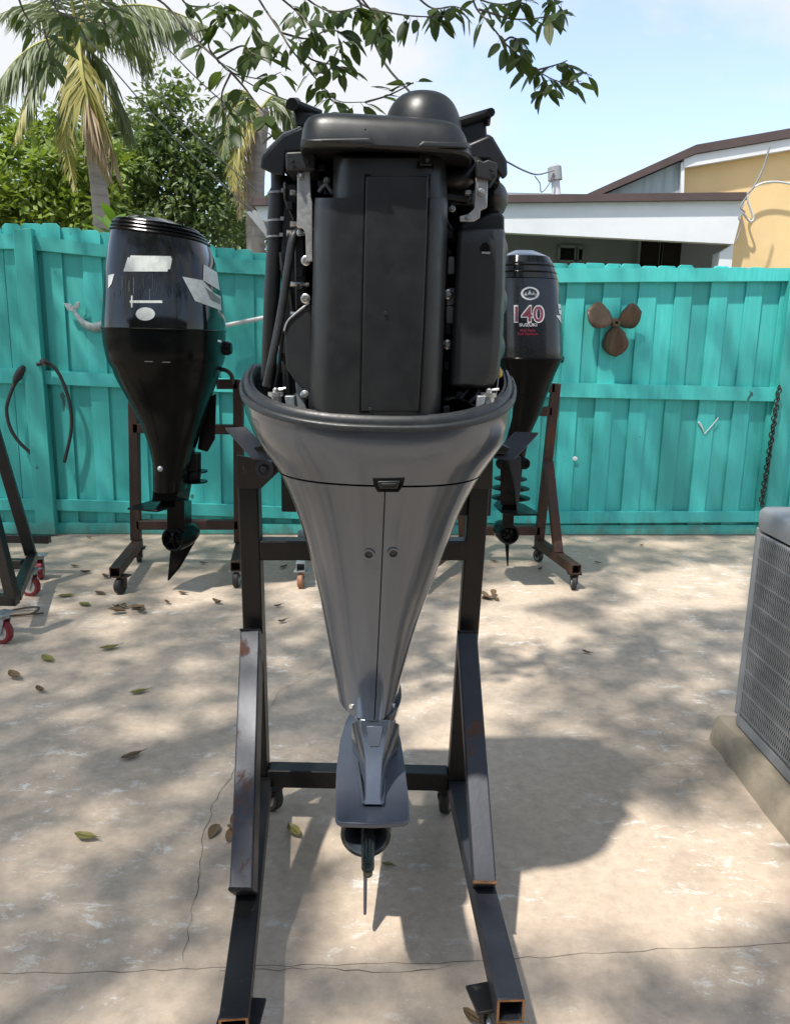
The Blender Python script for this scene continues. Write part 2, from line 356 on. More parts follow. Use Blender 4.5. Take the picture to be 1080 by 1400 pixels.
K['coconut'] = mat('coconut_husk', (0.25, 0.28, 0.08), 0.5, 0.0, 0.3, 6)
K['dryleaf'] = leaf_mat('dry_leaf', [(0.16, 0.10, 0.05), (0.22, 0.15, 0.08), (0.12, 0.08, 0.04)], 0.1, 0.7)
K['oliveleaf'] = leaf_mat('fallen_olive_leaf', [(0.16, 0.16, 0.04), (0.12, 0.13, 0.035), (0.21, 0.18, 0.05)], 0.15, 0.5)
# ================================================================== ground and patio
FA = atz(60, 729); FB = atz(1030, 731)
FE = V((FB.x - FA.x, FB.y - FA.y, 0)).normalized(); FN = V((FE.y, -FE.x, 0))     # along the fence / towards the camera
def fp(px, py, off=0.0):
    d = ray(px, py); o = FA + FN * off; return CAM + d * ((o - CAM).dot(FN) / d.dot(FN))
def fu(p): return (V(p) - FA).dot(FE)
def fpt(u, z, off=0.0): q = FA + FE * u + FN * off; return V((q.x, q.y, z))

g = MB(); S = 900
g.add([(-S, -S, -0.03), (S, -S, -0.03), (S, S, -0.03), (-S, S, -0.03)], [(0, 1, 2, 3)])
tag(g.build('ground', K['soil'], normals=False), kind='structure')

def jag(pts, amp, step, seed):
    r = random.Random(seed); out = []
    for a, b in zip(pts[:-1], pts[1:]):
        a = V(a); b = V(b); n = max(1, int((b - a).length / step)); sd = (b - a).normalized().cross(V((0, 0, 1)))
        for i in range(n):
            out.append(a.lerp(b, i / n) + sd * r.uniform(-amp, amp) + (b - a) / n * r.uniform(-.2, .2))
    out.append(V(pts[-1])); return out
crk = [V((-9, atz(0, 1330).y, 0))] + [atz(x, y) for x, y in ((0, 1330), (120, 1331), (250, 1325), (437, 1320), (600, 1316), (740, 1310), (860, 1301), (960, 1297), (1080, 1288))] + [V((9, atz(1080, 1288).y + .1, 0))]
crk = jag(crk, 0.005, 0.035, 3)
patio = thing('patio', (0, 3, 0), None, None); patio['kind'] = 'structure'
def slab(front):
    mb = MB()
    if front: poly = [V((-9, -7, 0)), V((9, -7, 0))] + [p + V((0, -0.0008 - 0.0012 * random.random(), 0)) for p in crk[::-1]]
    else: poly = [p + V((0, 0.0008 + 0.0012 * random.random(), 0)) for p in crk] + [V((9, FB.y + .9, 0)), V((-9, FB.y + .9, 0))]
    mb.prism(poly, (0, 0, -0.028)); return mb.build('slab', K['concrete'], patio, sharp=20)
slab(True); slab(False)
for k, path in enumerate((((250, 1318), (258, 1270), (268, 1225), (276, 1150), (292, 1100), (318, 1058), (345, 1010), (372, 965), (382, 945)),
                          ((382, 945), (420, 925), (452, 905)), ((612, 1322), (560, 1330), (437, 1325), (300, 1328)))):
    pts = jag([atz(*q, 0.0012) for q in path], 0.005, 0.03, 40 + k); mb = MB(); a = []; b = []
    for i, q in enumerate(pts):
        w = 0.0008 * (0.35 + random.random()) * (0.4 if i in (0, len(pts) - 1) else 1)
        d = (pts[min(i + 1, len(pts) - 1)] - pts[max(i - 1, 0)]).normalized().cross(V((0, 0, 1)))
        a.append(q + d * w); b.append(q - d * w)
    mb.loft([a, b], closed=False); mb.build('crack', K['joint'], patio, normals=False)

# ================================================================== fence
TOPL = [(-60, 318), (43, 303), (150, 317), (300, 336), (361, 344), (480, 352)]
TOPR = [(560, 356), (760, 359), (1080, 367), (1180, 370)]
def zline(pts):
    us = [fu(fp(*q)) for q in pts]; zs = [fp(*q).z for q in pts]
    return lambda u: interp(u, us, zs)
def uat(px, py=550): return fu(fp(px, py))
def plank(par, u0, u1, z0, z1, off, m):
    """one upright board with clipped top corners and a slightly warped edge"""
    j = [random.uniform(-.004, .004) for _ in range(4)]; c = 0.022
    o = off + random.uniform(-.002, .002)
    poly = [fpt(u0 + j[0], z0, o), fpt(u1 + j[1], z0, o), fpt(u1 + j[2], z1 - c, o), fpt(u1 + j[2] - c, z1, o), fpt(u0 + j[3] + c, z1, o), fpt(u0 + j[3], z1 - c, o)]
    mb = MB().prism(poly, -FN * 0.018); return mb.build('plank', m, par, bevel=0.002, segs=1)
def rail(par, ptsT, ptsB, off, th, m, name='rail'):
    a = [fp(*q, off) for q in ptsT]; b = [fp(*q, off) for q in ptsB]
    mb = MB().loft([a, b, [p - FN * th for p in b], [p - FN * th for p in a]], closed=False)
    mb.loft([[p - FN * th for p in a], a], closed=False)
    n = len(a) - 1
    for i in (0, n): mb.add([a[i], b[i], b[i] - FN * th, a[i] - FN * th], [(0, 1, 2, 3)])
    return mb.build(name, m, par, bevel=0.003, segs=1)
def fpost(par, t0, t1, b0, b1, off, th):
    mb = MB().prism([fp(*t0, off), fp(*t1, off), fp(*b1, off), fp(*b0, off)], -FN * th)
    return mb.build('post', K['tealpost'], par, bevel=0.004, segs=2)
zL = zline(TOPL); zR = zline(TOPR); PW = 0.136
def fence_run(label, px0, px1, ztop, boards):
    u0, u1 = uat(px0), uat(px1); mid = fpt((u0 + u1) / 2, 0)
    f = thing('fence', mid, label, 'fence', 'teal board fence around the patio')
    n = max(1, round((u1 - u0) / PW)); w = (u1 - u0) / n
    for i in range(n):
        a = u0 + i * w; k = i % 2
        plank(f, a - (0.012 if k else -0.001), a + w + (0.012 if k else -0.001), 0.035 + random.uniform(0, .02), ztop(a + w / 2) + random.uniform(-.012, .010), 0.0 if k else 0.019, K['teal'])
    return f
f1 = fence_run('teal painted board fence left of the tall post with the hose', -330, 22, zL, 0)
rail(f1, [(-200, 318), (22, 319)], [(-200, 340), (22, 340)], 0.058, .038, K['teal'])
rail(f1, [(-200, 502), (38, 503)], [(-200, 523), (38, 524)], 0.058, .038, K['teal'])
rail(f1, [(-200, 683), (52, 683)], [(-200, 698), (52, 698)], 0.058, .038, K['teal'])
rail(f1, [(-200, 716), (54, 715)], [(-200, 733), (54, 731)], 0.040, .020, K['teal'], 'kickboard')
f2 = fence_run('teal board fence with sloping top behind the glossy black outboard motor', 22, 520, zL, 0)
fpost(f2, (17, 313), (42, 311), (50, 733), (76, 731), 0.105, 0.085)
rail(f2, [(40, 321), (150, 335), (300, 352), (470, 362)], [(41, 341), (150, 352), (300, 372), (470, 382)], 0.058, .038, K['teal'])
rail(f2, [(58, 506), (167, 512), (300, 517), (500, 521)], [(60, 525), (167, 530), (300, 536), (500, 541)], 0.058, .038, K['teal'])
rail(f2, [(72, 683), (300, 690), (500, 698)], [(73, 698), (300, 706), (500, 713)], 0.058, .038, K['teal'])
rail(f2, [(74, 715), (300, 716), (500, 717)], [(75, 730), (300, 730), (500, 730)], 0.040, .020, K['teal'], 'kickboard')
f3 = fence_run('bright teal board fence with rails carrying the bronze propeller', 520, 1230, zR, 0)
rail(f3, [(520, 362), (765, 366), (1078, 366), (1200, 366)], [(520, 382), (765, 386), (1078, 384), (1200, 384)], 0.058, .038, K['teal'])
rail(f3, [(520, 520), (765, 523), (1064, 530)], [(520, 541), (765, 543), (1062, 549)], 0.058, .038, K['teal'])
rail(f3, [(520, 698), (765, 700), (1046, 700)], [(520, 714), (765, 716), (1046, 714)], 0.058, .038, K['teal'])
rail(f3, [(520, 717), (765, 718), (1046, 718)], [(520, 731), (765, 731), (1044, 731)], 0.040, .020, K['teal'], 'kickboard')
fpost(f3, (1083, 372), (1100, 372), (1042, 731), (1064, 731), 0.09, 0.085)

# ================================================================== houses behind the fence
def pprism(pts, D, depth): return MB().prism([at(x, y, D) for x, y in pts], (0, depth, 0))
h1 = thing('white_house', at(700, 300, 9.5) * V((1, 1, 0)) if False else V((1.2, 10.5, -0.03)), 'low white house with flat brown edged carport roof behind the fence', 'house')
pprism([(347, 279), (1019, 271), (1003, 333), (358, 301)], 9.0, 0.12).build('fascia', K['white'], h1, sharp=20)
pprism([(340, 270), (1021, 262), (1021, 272.5), (342, 280)], 8.94, 3.8).build('roof_edge', K['fascia'], h1, sharp=20)
zc = at(700, 325, 9.3).z
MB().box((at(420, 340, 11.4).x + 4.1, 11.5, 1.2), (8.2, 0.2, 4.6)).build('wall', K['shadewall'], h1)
for (x0, x1, y0, y1) in ((876, 902, 322, 372), (906, 931, 322, 372), (765, 787, 336, 357), (790, 798, 338, 357)):
    fr = MB(); a = at(x0, y0, 11.34); b = at(x1, y1, 11.34)
    for (p, q) in (((a.x, a.z), (b.x, a.z)), ((b.x, a.z), (b.x, b.z)), ((b.x, b.z), (a.x, b.z)), ((a.x, b.z), (a.x, a.z))):
        fr.bar((p[0], 11.37, p[1]), (q[0], 11.37, q[1]), 0.035, 0.035, (0, 1, 0))
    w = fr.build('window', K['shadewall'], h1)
    MB().box(((a.x + b.x) / 2, 11.385, (a.z + b.z) / 2), (b.x - a.x, 0.01, a.z - b.z)).build('pane', K['glass'], w)
MB().prism([at(984, 345, 9.06), at(1000, 334, 9.06), at(1003, 334, 9.06), V((at(1003, 360, 9.06).x, 9.06, 0)), V((at(984, 360, 9.06).x, 9.06, 0))], (0, .2, 0)).build('column', K['white'], h1)
MB().box((at(362, 310, 9.3).x + .06, 10.6, 1.2), (0.12, 2.6, 2.4)).build('side_wall', K['white'], h1)
pprism([(336, 289), (372, 283), (372, 330), (366, 325)], 9.7, 0.05).build('brace', K['shadewall'], h1)

h2 = thing('yellow_house', (6.0, 11, -0.03), 'yellow stucco house with brown eave beside the white carport', 'house')
wl = [at(934, 221, 9.16), at(1300, 150, 9.16)]
poly = [wl[0], wl[1], V((wl[1].x, 9.16, -.02)), V((at(1001, 400, 9.16).x, 9.16, -.02)), at(1001, 268, 9.16), at(934, 268, 9.16)]
MB().prism(poly, (0, .22, 0)).build('wall', K['yellow'], h2, sharp=20)
pprism([(797, 267), (952, 197), (1300, 136), (1300, 150), (952, 209), (824, 264)], 9.02, 5.0).build('roof', K['fascia'], h2, sharp=20)
pprism([(935, 217), (952, 210.5), (1300, 151), (1300, 166), (935, 228.5)], 9.05, 0.10).build('soffit', K['white'], h2, sharp=20)
pprism([(824, 266.5), (934, 219), (933, 267)], 9.12, 0.04).build('gable_panel', K['siding'], h2, sharp=20)
pprism([(931, 222), (936, 220), (935, 266), (931, 267)], 9.06, 0.05).build('corner_trim', K['white'], h2, sharp=20)
def cable(name, label, pts, D, r, m, cat='cable', group=None):
    P = [at(x, y, D if not isinstance(D, (list, tuple)) else D[i]) for i, (x, y) in enumerate(pts)]
    o = MB().tube(spline(P, 6), r, 6).build(name, m); return tag(o, label, cat, group)
cable('cable', 'thin cable running down the yellow wall from the eave', [(1052, 200), (1045, 225), (1036, 245), (1028, 258), (1021, 265)], 8.80, .010, K['greywire'])
cable('cable', 'pale cable looping across the yellow stucco wall', [(1082, 251), (1060, 248), (1042, 250), (1028, 258), (1022, 270), (1026, 285), (1030, 298), (1025, 302), (1015, 290)], 9.05, .012, K['pvc'])
cable('cable', 'tangled cable end hanging from the corner of the carport roof', [(1021, 268), (1012, 282), (1018, 290), (1010, 297), (1014, 308), (1006, 330)], 8.86, .008, K['greywire'])
ms = thing('service_mast', (at(760, 260, 10.5).x, 10.5, 2.6), 'slim white roof mast with a cable hood', 'mast')
MB().tube([at(762, 290, 10.5), at(759, 243, 10.5)], .055, 12).build('pole', K['white'], ms)
MB().tube([at(759, 246, 10.5), at(758, 228, 10.5), at(757, 223, 10.5)], [.09, .085, .03], 12).build('hood', K['shadewall'], ms)
cable('cable', 'sagging cable running from the mast behind the grey motor', [(692, 220), (715, 232), (735, 238), (757, 232)], [9.5, 9.8, 10.2, 10.4], .011, K['greywire'])
cable('cable', 'looped cable hanging below the mast hood', [(757, 236), (750, 252), (740, 262), (738, 250), (731, 240)], 10.4, .009, K['greywire'])
cable('cable', 'single straight service cable dropping behind the domed engine cover', [(470, -60), (520, 75), (562, 127), (600, 170)], [7, 8, 8.6, 9.2], .012, K['greywire'])
for i, (p, q, lab) in enumerate((((60, -20), (345, 290), 'lowest of the power cables slanting past the palm'), ((95, -20), (352, 262), 'second power cable from below slanting past the palm'),
                            ((150, -20), (415, 212), 'third power cable from below slanting past the palm'), ((200, -20), (420, 148), 'topmost power cable slanting past the palm'))):
    a = at(*p, 8.0); b = at(*q, 9.2); m_ = (a + b) / 2 - V((0, 0, .10 + .03 * i))
    tag(MB().tube(spline([a, m_, b], 8), .0065, 6).build('power_cable', K['wire']), lab, 'cable', 'power cables')

# ================================================================== planting beyond the fence
def leaf_mesh(P, D, N, ln, wd):
    """many two-triangle folded leaves: P base points, D directions, N normals (arrays)"""
    n = len(P); D = D / np.linalg.norm(D, axis=1)[:, None]; S_ = np.cross(D, N); S_ /= np.linalg.norm(S_, axis=1)[:, None] + 1e-9
    U = np.cross(S_, D); ln = np.asarray(ln).reshape(-1, 1) * np.ones((n, 1)); wd = np.asarray(wd).reshape(-1, 1) * np.ones((n, 1))
    a = P; b = P + D * ln * .45 + S_ * wd * .5 + U * wd * .12; c = P + D * ln; d = P + D * ln * .45 - S_ * wd * .5 + U * wd * .12
    vs = np.stack([a, b, c, d], 1).reshape(-1, 3); i = np.arange(n) * 4
    fs = np.stack([np.stack([i, i + 1, i + 2], 1), np.stack([i, i + 2, i + 3], 1)], 1).reshape(-1, 3)
    return vs, fs
def np_object(name, vs, fs, m, parent, org):
    me = bpy.data.meshes.new(name); org = np.array(org)
    me.from_pydata((vs - org).tolist(), [], fs.tolist()); me.materials.append(m)
    o = bpy.data.objects.new(name, me); return place(o, parent, V(org.tolist()))
def rand_dirs(n): d = rng.normal(size=(n, 3)); return d / np.linalg.norm(d, axis=1)[:, None]
def crown(name, ells, dens, ln, wd, m, parent, clump=0.34, droop=0.25):
    """leaves gathered in clumps through several ellipsoids"""
    allp = []; alld = []
    for (c, r) in ells:
        c = np.array(c); r = np.array(r); nc = max(3, int(dens * (r[0] * r[1] * r[2]) ** 0.667 * 5))
        q = rand_dirs(nc) * (rng.uniform(0.25, 1.0, (nc, 1)) ** 0.45) * r + c
        for k in q:
            m_ = int(rng.integers(30, 60)); e = rand_dirs(m_); s_ = clump * rng.uniform(.55, 1.2)
            allp.append(k + e * s_ * rng.uniform(.3, 1, (m_, 1))); alld.append(e + rng.normal(size=(m_, 3)) * .5 + np.array([0, 0, -droop]))
    P = np.concatenate(allp); Dd = np.concatenate(alld); N = rand_dirs(len(P)) * .8 + np.array([0, -.2, 1.0])
    sc = rng.uniform(.7, 1.25, len(P))
    vs, fs = leaf_mesh(P, Dd, N, ln * sc, wd * sc)
    return np_object(name, vs, fs, m, parent, ells[0][0])
def tree(name, label, D, base, ells_px, dens, ln, wd, m, clump=0.34, group=None, depth=0.8):
    b = at(*base, D); root = V((b.x, D, -0.03)); t = thing(name, root, label, 'tree', group)
    k = D / FPX; ells = []
    for (px, py, rx, ry, dd) in ells_px:
        c = at(px, py, D + dd); ells.append(((c.x, c.y, c.z), (rx * k, depth * (rx + ry) / 2 * k, ry * k)))
    top = V(ells[0][0]); tr = MB()
    tr.tube(spline([root, root.lerp(top, .35) + V((.1, 0, 0)), top], 5), np.linspace(.15, .04, 11).tolist(), 8); tr.build('trunk', K['bark'], t)
    for (c, r) in ells[1:]:
        st = root.lerp(top, random.uniform(.3, .6)); en = V(c)
        MB().tube(spline([st, (st + en) / 2 + V((0, 0, .15)), en], 5), np.linspace(.05, .012, 11).tolist(), 6).build('limb', K['bark'], t)
    o = crown('crown', ells, dens, ln, wd, m, t, clump); o['kind'] = 'stuff'
    return t
tree('dense_tree', 'dense dark green tree rising between the two palms', 13.0, (250, 330),
     [(240, 235, 55, 62, 0), (232, 150, 34, 50, 0), (205, 215, 38, 60, .4), (285, 240, 45, 55, .2), (250, 300, 75, 35, -.2), (190, 290, 45, 45, .5), (300, 310, 45, 30, .6)], 22, .12, .062, K['leafdark'], .28)
tree('broad_tree', 'yellow green leafy tree behind the coconut palm', 12.0, (40, 330),
     [(50, 235, 60, 50, 0), (-10, 220, 50, 70, .3), (30, 280, 60, 38, -.3), (105, 260, 45, 45, .2), (145, 230, 35, 60, .5), (75, 190, 55, 40, .8), (-60, 260, 60, 60, .2), (120, 300, 50, 30, -.1), (10, 305, 60, 25, 0)], 14, .15, .075, K['leafyellow'], .30)
tree('far_tree', 'pale far tree showing between the taller crowns', 17.0, (320, 330), [(325, 300, 40, 40, 0), (165, 250, 55, 80, 0), (90, 290, 70, 50, 0), (340, 325, 30, 25, 0)], 16, .15, .08, K['leafdark'], .4)

def frond(parent, pts, Ds, ln, mats, n0=46, droop=0.8, r0=.022, spread=1.0, side=(1, -1)):
    n = int(n0 * 1.9); P = spline([at(x, y, d) for (x, y), d in zip(pts, Ds)], 10); m = len(P)
    rb = MB().tube(P, np.linspace(r0, .004, m).tolist(), 6)
    o = rb.build('frond', K['rachis'], parent)
    vs = []; fs = []; cut = {}
    for mi, (mm, f0, f1) in enumerate(mats):
        ps = []; ds = []; ls = []
        for k in range(n):
            f = k / n
            if not (f0 <= f < f1): continue
            x = 0.06 + f * .93; i = min(int(x * (m - 1)), m - 2); p = P[i].lerp(P[i + 1], x * (m - 1) - i); d = (P[i + 1] - P[i]).normalized()
            sd = d.cross(V((0, 0, 1)));
            if sd.length < .15: sd = d.cross(V((0, 1, 0)))
            sd.normalize()
            for s_ in side:
                v = sd * s_ * spread * random.uniform(.7, 1.1) + d * random.uniform(.5, .95) + V((0, 0, -droop * random.uniform(.6, 1.3))) + V((random.uniform(-.15, .15), random.uniform(-.3, .3), 0))
                ps.append(p); ds.append(v); ls.append(ln * (math.sin(math.pi * min(1, .18 + f * .85)) * .8 + .25) * random.uniform(.8, 1.15))
        if not ps: continue
        # each leaflet bends once: two narrow blades in a row
        mb = MB()
        for p, d, l_ in zip(ps, ds, ls):
            d = d.normalized(); d2 = (d + V((0, 0, -.7))).normalized(); w = l_ * .014 + .004
            sdv = d.cross(V((random.uniform(-.5, .5), 1, random.uniform(-.4, .4)))).normalized() * w
            q = p + d * l_ * .5; e = q + d2 * l_ * .5
            mb.add([p - sdv * .5, p + sdv * .5, q + sdv, q - sdv, e], [(0, 1, 2, 3), (3, 2, 4)])
        mb.build('leaflets', mm, o, normals=False)['kind'] = 'stuff'
    return o
pb = at(141, 335, 10.5)
palm = thing('coconut_palm', (pb.x, 10.5, -0.03), 'coconut palm with hanging half brown fronds and green coconuts', 'palm tree')
MB().tube(spline([V((pb.x + .03, 10.5, -.03)), at(141, 320, 10.5), at(133, 240, 10.5), at(120, 150, 10.5), at(106, 62, 10.5)], 6), np.linspace(.125, .075, 25).tolist(), 12).build('trunk', K['palmbark'], palm)
FR = K['frond']; FY = K['frondy']; FBm = K['frondb']
frond(palm, [(106, 50), (113, 105), (127, 165), (152, 245)], [10.2, 9.9, 9.9, 10.0], .62, [(FY, 0, .45), (FBm, .45, 1)], 54, .9, .035)
frond(palm, [(104, 52), (60, 55), (18, 85), (-25, 150)], [10.4, 10.2, 10.0, 9.9], .62, [(FR, 0, 1)], 56, 1.1)
frond(palm, [(100, 60), (60, 85), (38, 125), (20, 190)], [10.3, 10.1, 10.0, 9.9], .60, [(FR, 0, .65), (FY, .65, 1)], 54, .9)
frond(palm, [(108, 40), (165, 8), (225, 12), (290, 38)], [10.5, 10.6, 10.7, 10.8], .62, [(FR, 0, 1)], 60, 1.5)
frond(palm, [(98, 65), (92, 120), (90, 190), (103, 262)], [10.3, 10.15, 10.1, 10.0], .34, [(FR, 0, .5), (FY, .5, 1)], 46, .9)
frond(palm, [(112, 55), (140, 90), (165, 140), (182, 200)], [10.6, 10.8, 10.9, 11.0], .55, [(FR, 0, 1)], 50, .9)
frond(palm, [(104, 42), (95, -10), (70, -60), (30, -90)], [10.5, 10.4, 10.3, 10.2], .65, [(FR, 0, 1)], 44, .7)
frond(palm, [(108, 40), (125, -15), (165, -60), (215, -70)], [10.6, 10.8, 10.9, 11.0], .65, [(FR, 0, 1)], 44, .9)
frond(palm, [(110, 48), (150, 30), (190, 55), (205, 100)], [10.9, 11.3, 11.5, 11.6], .6, [(FR, 0, 1)], 44, 1.1)
frond(palm, [(108, 55), (122, 115), (146, 180), (168, 255)], [10.5, 10.5, 10.5, 10.5], .45, [(FBm, 0, 1)], 40, 1.0)
frond(palm, [(104, 46), (75, 15), (40, 5), (-5, 20)], [10.8, 11.0, 11.2, 11.3], .6, [(FR, 0, 1)], 44, 1.0)
for (x, y) in ((120, 44), (131, 50), (137, 60), (126, 62), (115, 55), (142, 52), (92, 60), (97, 70)):
    c = at(x, y, 10.35 + random.uniform(-.1, .1)); mb = MB().ell(c, .06, .06, .078, 12, 8)
    mb.tube([c + V((0, 0, .07)), c + V((0, 0, .11))], [.02, .014], 6); mb.build('coconut', K['coconut'], palm)
p2x = at(350, 330, 11.5)
palm2 = thing('ribbed_palm', (p2x.x, 11.5, -0.03), 'pale trunked palm with yellow fronds beside the white carport', 'palm tree')
MB().tube(spline([V((p2x.x, 11.5, -.03)), at(349, 300, 11.5), at(351, 220, 11.5), at(357, 150, 11.5)], 6), np.linspace(.135, .115, 19).tolist(), 14).build('trunk', K['palmbark'], palm2)
frond(palm2, [(352, 150), (330, 140), (312, 165), (303, 215)], [11.3, 11.1, 11.0, 10.9], .5, [(FR, 0, 1)], 46, .9)
frond(palm2, [(352, 155), (335, 165), (322, 205), (318, 262)], [11.2, 11.0, 10.9, 10.8], .40, [(FY, 0, 1)], 46, .9)
frond(palm2, [(354, 148), (335, 125), (305, 130), (280, 160)], [11.6, 11.6, 11.5, 11.4], .5, [(FR, 0, 1)], 44, .9)
frond(palm2, [(356, 148), (375, 130), (395, 150), (405, 200)], [11.8, 11.9, 12.0, 12.1], .5, [(FR, 0, 1)], 40, .9)
frond(palm2, [(352, 160), (338, 190), (330, 240), (328, 300)], [11.4, 11.3, 11.2, 11.2], .35, [(FBm, 0, 1)], 40, 1.0)

def broad_leaf(L_, W_, fold=.18, bend=.35):
    """a broad blade along +Y, 2x6 quads, bending down"""
    mb = MB(); rows = []
    for i in range(7):
        t = i / 6; w = W_ * math.sin(math.pi * min(.97, .06 + t * .93)) ** .7 * .5 if i < 6 else .001; y = L_ * t; z = -bend * L_ * t * t
        rows.append([V((-w, y, z + w * fold)), V((0, y, z)), V((w, y, z + w * fold))])
    return mb.loft(rows, closed=False)
bp = at(155, 330, 8.2)
ban = thing('banana_plant', (bp.x, 8.2, -0.03), 'bright green broad leaved plant peeking over the sloping fence top', 'plant')
MB().tube([V((bp.x, 8.2, -.03)), V((bp.x, 8.2, 2.2))], [.05, .03], 10).build('stem', K['banana'], ban)
for (x, y, yaw, pit, L_) in ((150, 300, 20, 62, .22), (160, 302, -40, 50, .2), (146, 298, 75, 55, .2), (165, 306, -85, 35, .22), (155, 292, 160, 65, .22), (140, 308, 110, 40, .2), (170, 300, -130, 45, .2), (148, 308, 60, 40, .2), (158, 296, -20, 60, .2)):
    me = broad_leaf(L_, .12); R = Matrix.Rotation(RAD(yaw), 3, 'Z') @ Matrix.Rotation(RAD(pit), 3, 'X'); q = at(x, y + 12, 8.2)
    me.v = [R @ p + q for p in me.v]; me.build('leaf', K['banana'], ban, normals=False)

# ================================================================== the house at the photographer's back: its wall darkens what the motors mirror
hb = thing('patio_house', (0, -3.2, 0), 'grey house wall with a door and window facing the patio', 'house')
MB().box((0, -3.3, 1.55), (13, .2, 3.1)).build('wall', K['shadewall'], hb)
MB().box((0, -3.05, 3.16), (13.6, 1.3, .12)).build('roof', K['fascia'], hb, bevel=.01)
dr_ = MB().box((-1.2, -3.17, 1.02), (.92, .05, 2.04)).build('door', K['fascia'], hb, bevel=.01); MB().lathe((-.85, -3.14, 1.0), (0, 1, 0), [(0, .02), (.04, .02), (.05, .03), (.08, .02)], 12).build('handle', K['bolt'], dr_)
for x_ in (1.4, -4.0):
    wn = MB()
    for p_, q_ in (((-.6, .9), (.6, .9)), ((-.6, 2.0), (.6, 2.0)), ((-.6, .9), (-.6, 2.0)), ((.6, .9), (.6, 2.0)), ((0, .9), (0, 2.0))): wn.bar((x_ + p_[0], -3.18, p_[1]), (x_ + q_[0], -3.18, q_[1]), .06, .06, (0, 1, 0))
    w_ = wn.build('window', K['white'], hb); MB().box((x_, -3.19, 1.45), (1.2, .01, 1.1)).build('pane', K['glass'], w_)
# ================================================================== the tree over the patio
LITG = [  # sunny places on the ground, photo pixels
 [(437, 1135), (560, 1120), (650, 1090), (740, 1080), (800, 1060), (860, 1075), (935, 1130), (985, 1085), (1080, 1180), (1080, 1285), (900, 1300), (740, 1300), (640, 1290), (437, 1322)],
 [(610, 830), (700, 830), (790, 850), (830, 875), (770, 900), (740, 925), (700, 960), (690, 1040), (640, 1045), (560, 1040), (520, 960), (600, 900)],
 [(845, 800), (930, 770), (1020, 778), (1030, 800), (1020, 832), (930, 836), (880, 840)], [(950, 772), (1010, 770), (1020, 790), (960, 792)], [(830, 830), (880, 828), (870, 845), (830, 845)],
 [(125, 870), (150, 840), (185, 836), (200, 850), (175, 868), (140, 876)], [(360, 815), (378, 775), (420, 752), (430, 770), (440, 830), (400, 835)], [(215, 812), (300, 800), (330, 822), (230, 832)],
 [(385, 1130), (440, 1110), (450, 1160), (385, 1180)], [(240, 1240), (300, 1225), (335, 1215), (330, 1330), (200, 1345), (130, 1400), (240, 1400), (370, 1345)], [(690, 770), (720, 765), (740, 790), (700, 800)],
 [(880, 740), (930, 738), (960, 748), (900, 752)], [(620, 1190), (700, 1190), (720, 1290), (600, 1290)], [(560, 1130), (640, 1130), (700, 1230), (560, 1300)],
 [(1010, 1060), (1040, 1060), (1080, 1120), (1060, 1140)], [(640, 800), (760, 790), (800, 815), (690, 835)]]
LITF = [  # and on the fence
 [(8, 355), (20, 355), (20, 380), (8, 378)], [(88, 330), (108, 330), (116, 350), (100, 348)], [(104, 370), (145, 352), (148, 400), (108, 398)], [(90, 400), (145, 402), (145, 450), (92, 440)], [(90, 440), (120, 445), (140, 470), (100, 472)],
 [(0, 465), (15, 478), (18, 505), (0, 500)], [(42, 560), (58, 575), (60, 600), (44, 590)], [(100, 555), (122, 560), (124, 580), (104, 578)], [(105, 590), (120, 605), (138, 640), (118, 645)], [(160, 650), (175, 655), (172, 668), (162, 668)],
 [(300, 520), (330, 530), (330, 590), (300, 580)], [(980, 400), (1030, 395), (1065, 400), (1068, 470), (1040, 500), (1010, 480), (985, 440)], [(930, 410), (975, 405), (985, 440), (940, 430)], [(1040, 500), (1075, 480), (1080, 600), (1060, 610)],
 [(870, 370), (960, 368), (960, 388), (880, 384)], [(1045, 560), (1075, 560), (1060, 660), (1045, 640)], [(288, 700), (330, 690), (330, 725), (290, 728)], [(360, 690), (410, 690), (410, 728), (360, 728)]]
def inside(x, y, poly):
    r = np.zeros(len(x), bool); n = len(poly); j = n - 1
    for i in range(n):
        xi, yi = poly[i]; xj, yj = poly[j]
        c = ((yi > y) != (yj > y)) & (x < (xj - xi) * (y - yi) / (yj - yi + 1e-12) + xi); r ^= c; j = i
    return r
def nproj(P):
    d = P - np.array(CAM); k = d @ np.array(FWD); k = np.where(np.abs(k) < 1e-3, 1e-3, k)
    return 540 + FPX * (d @ np.array(RT)) / k, 700 - FPX * (d @ np.array(UPV)) / k, k
TRUNK = V((-5.2, -2.4, 0))
shade = thing('shade_tree', TRUNK, 'leafy tree whose thin branches hang over the patio', 'tree')
NL = 150000
P = np.stack([rng.uniform(-6.8, 2.8, NL), rng.uniform(-6.0, 4.9, NL), rng.uniform(3.7, 5.3, NL)], 1)
# clump the leaves along twigs
tw = np.stack([rng.uniform(-6.8, 2.8, 1500), rng.uniform(-5.0, 5.0, 1500), rng.uniform(3.7, 5.3, 1500)], 1); td = rand_dirs(1500) * np.array([1, 1, .35])
ti = rng.integers(0, 1500, NL); Pc = tw[ti] + td[ti] * rng.uniform(-.55, .55, (NL, 1)) + rng.normal(size=(NL, 3)) * .07
P = np.where(rng.uniform(size=(NL, 1)) < .35, Pc, P)
def hitpx(P):
    s = np.array(SUN); G = P - s * (P[:, 2:3] / s[2])
    fn = np.array(FN); k = ((P - np.array(FA)) @ fn) / (s @ fn); Fp = P - s * k[:, None]
    onf = ((G - np.array(FA)) @ fn) < 0
    H = np.where(onf[:, None], Fp, G); x, y, k = nproj(H); return x, y, onf, k
x, y, onf, kk = hitpx(P + rng.normal(size=P.shape) * .02)
lit = np.zeros(NL, bool)
for q in LITG: lit |= (~onf) & (kk > 0) & inside(x, y, q)
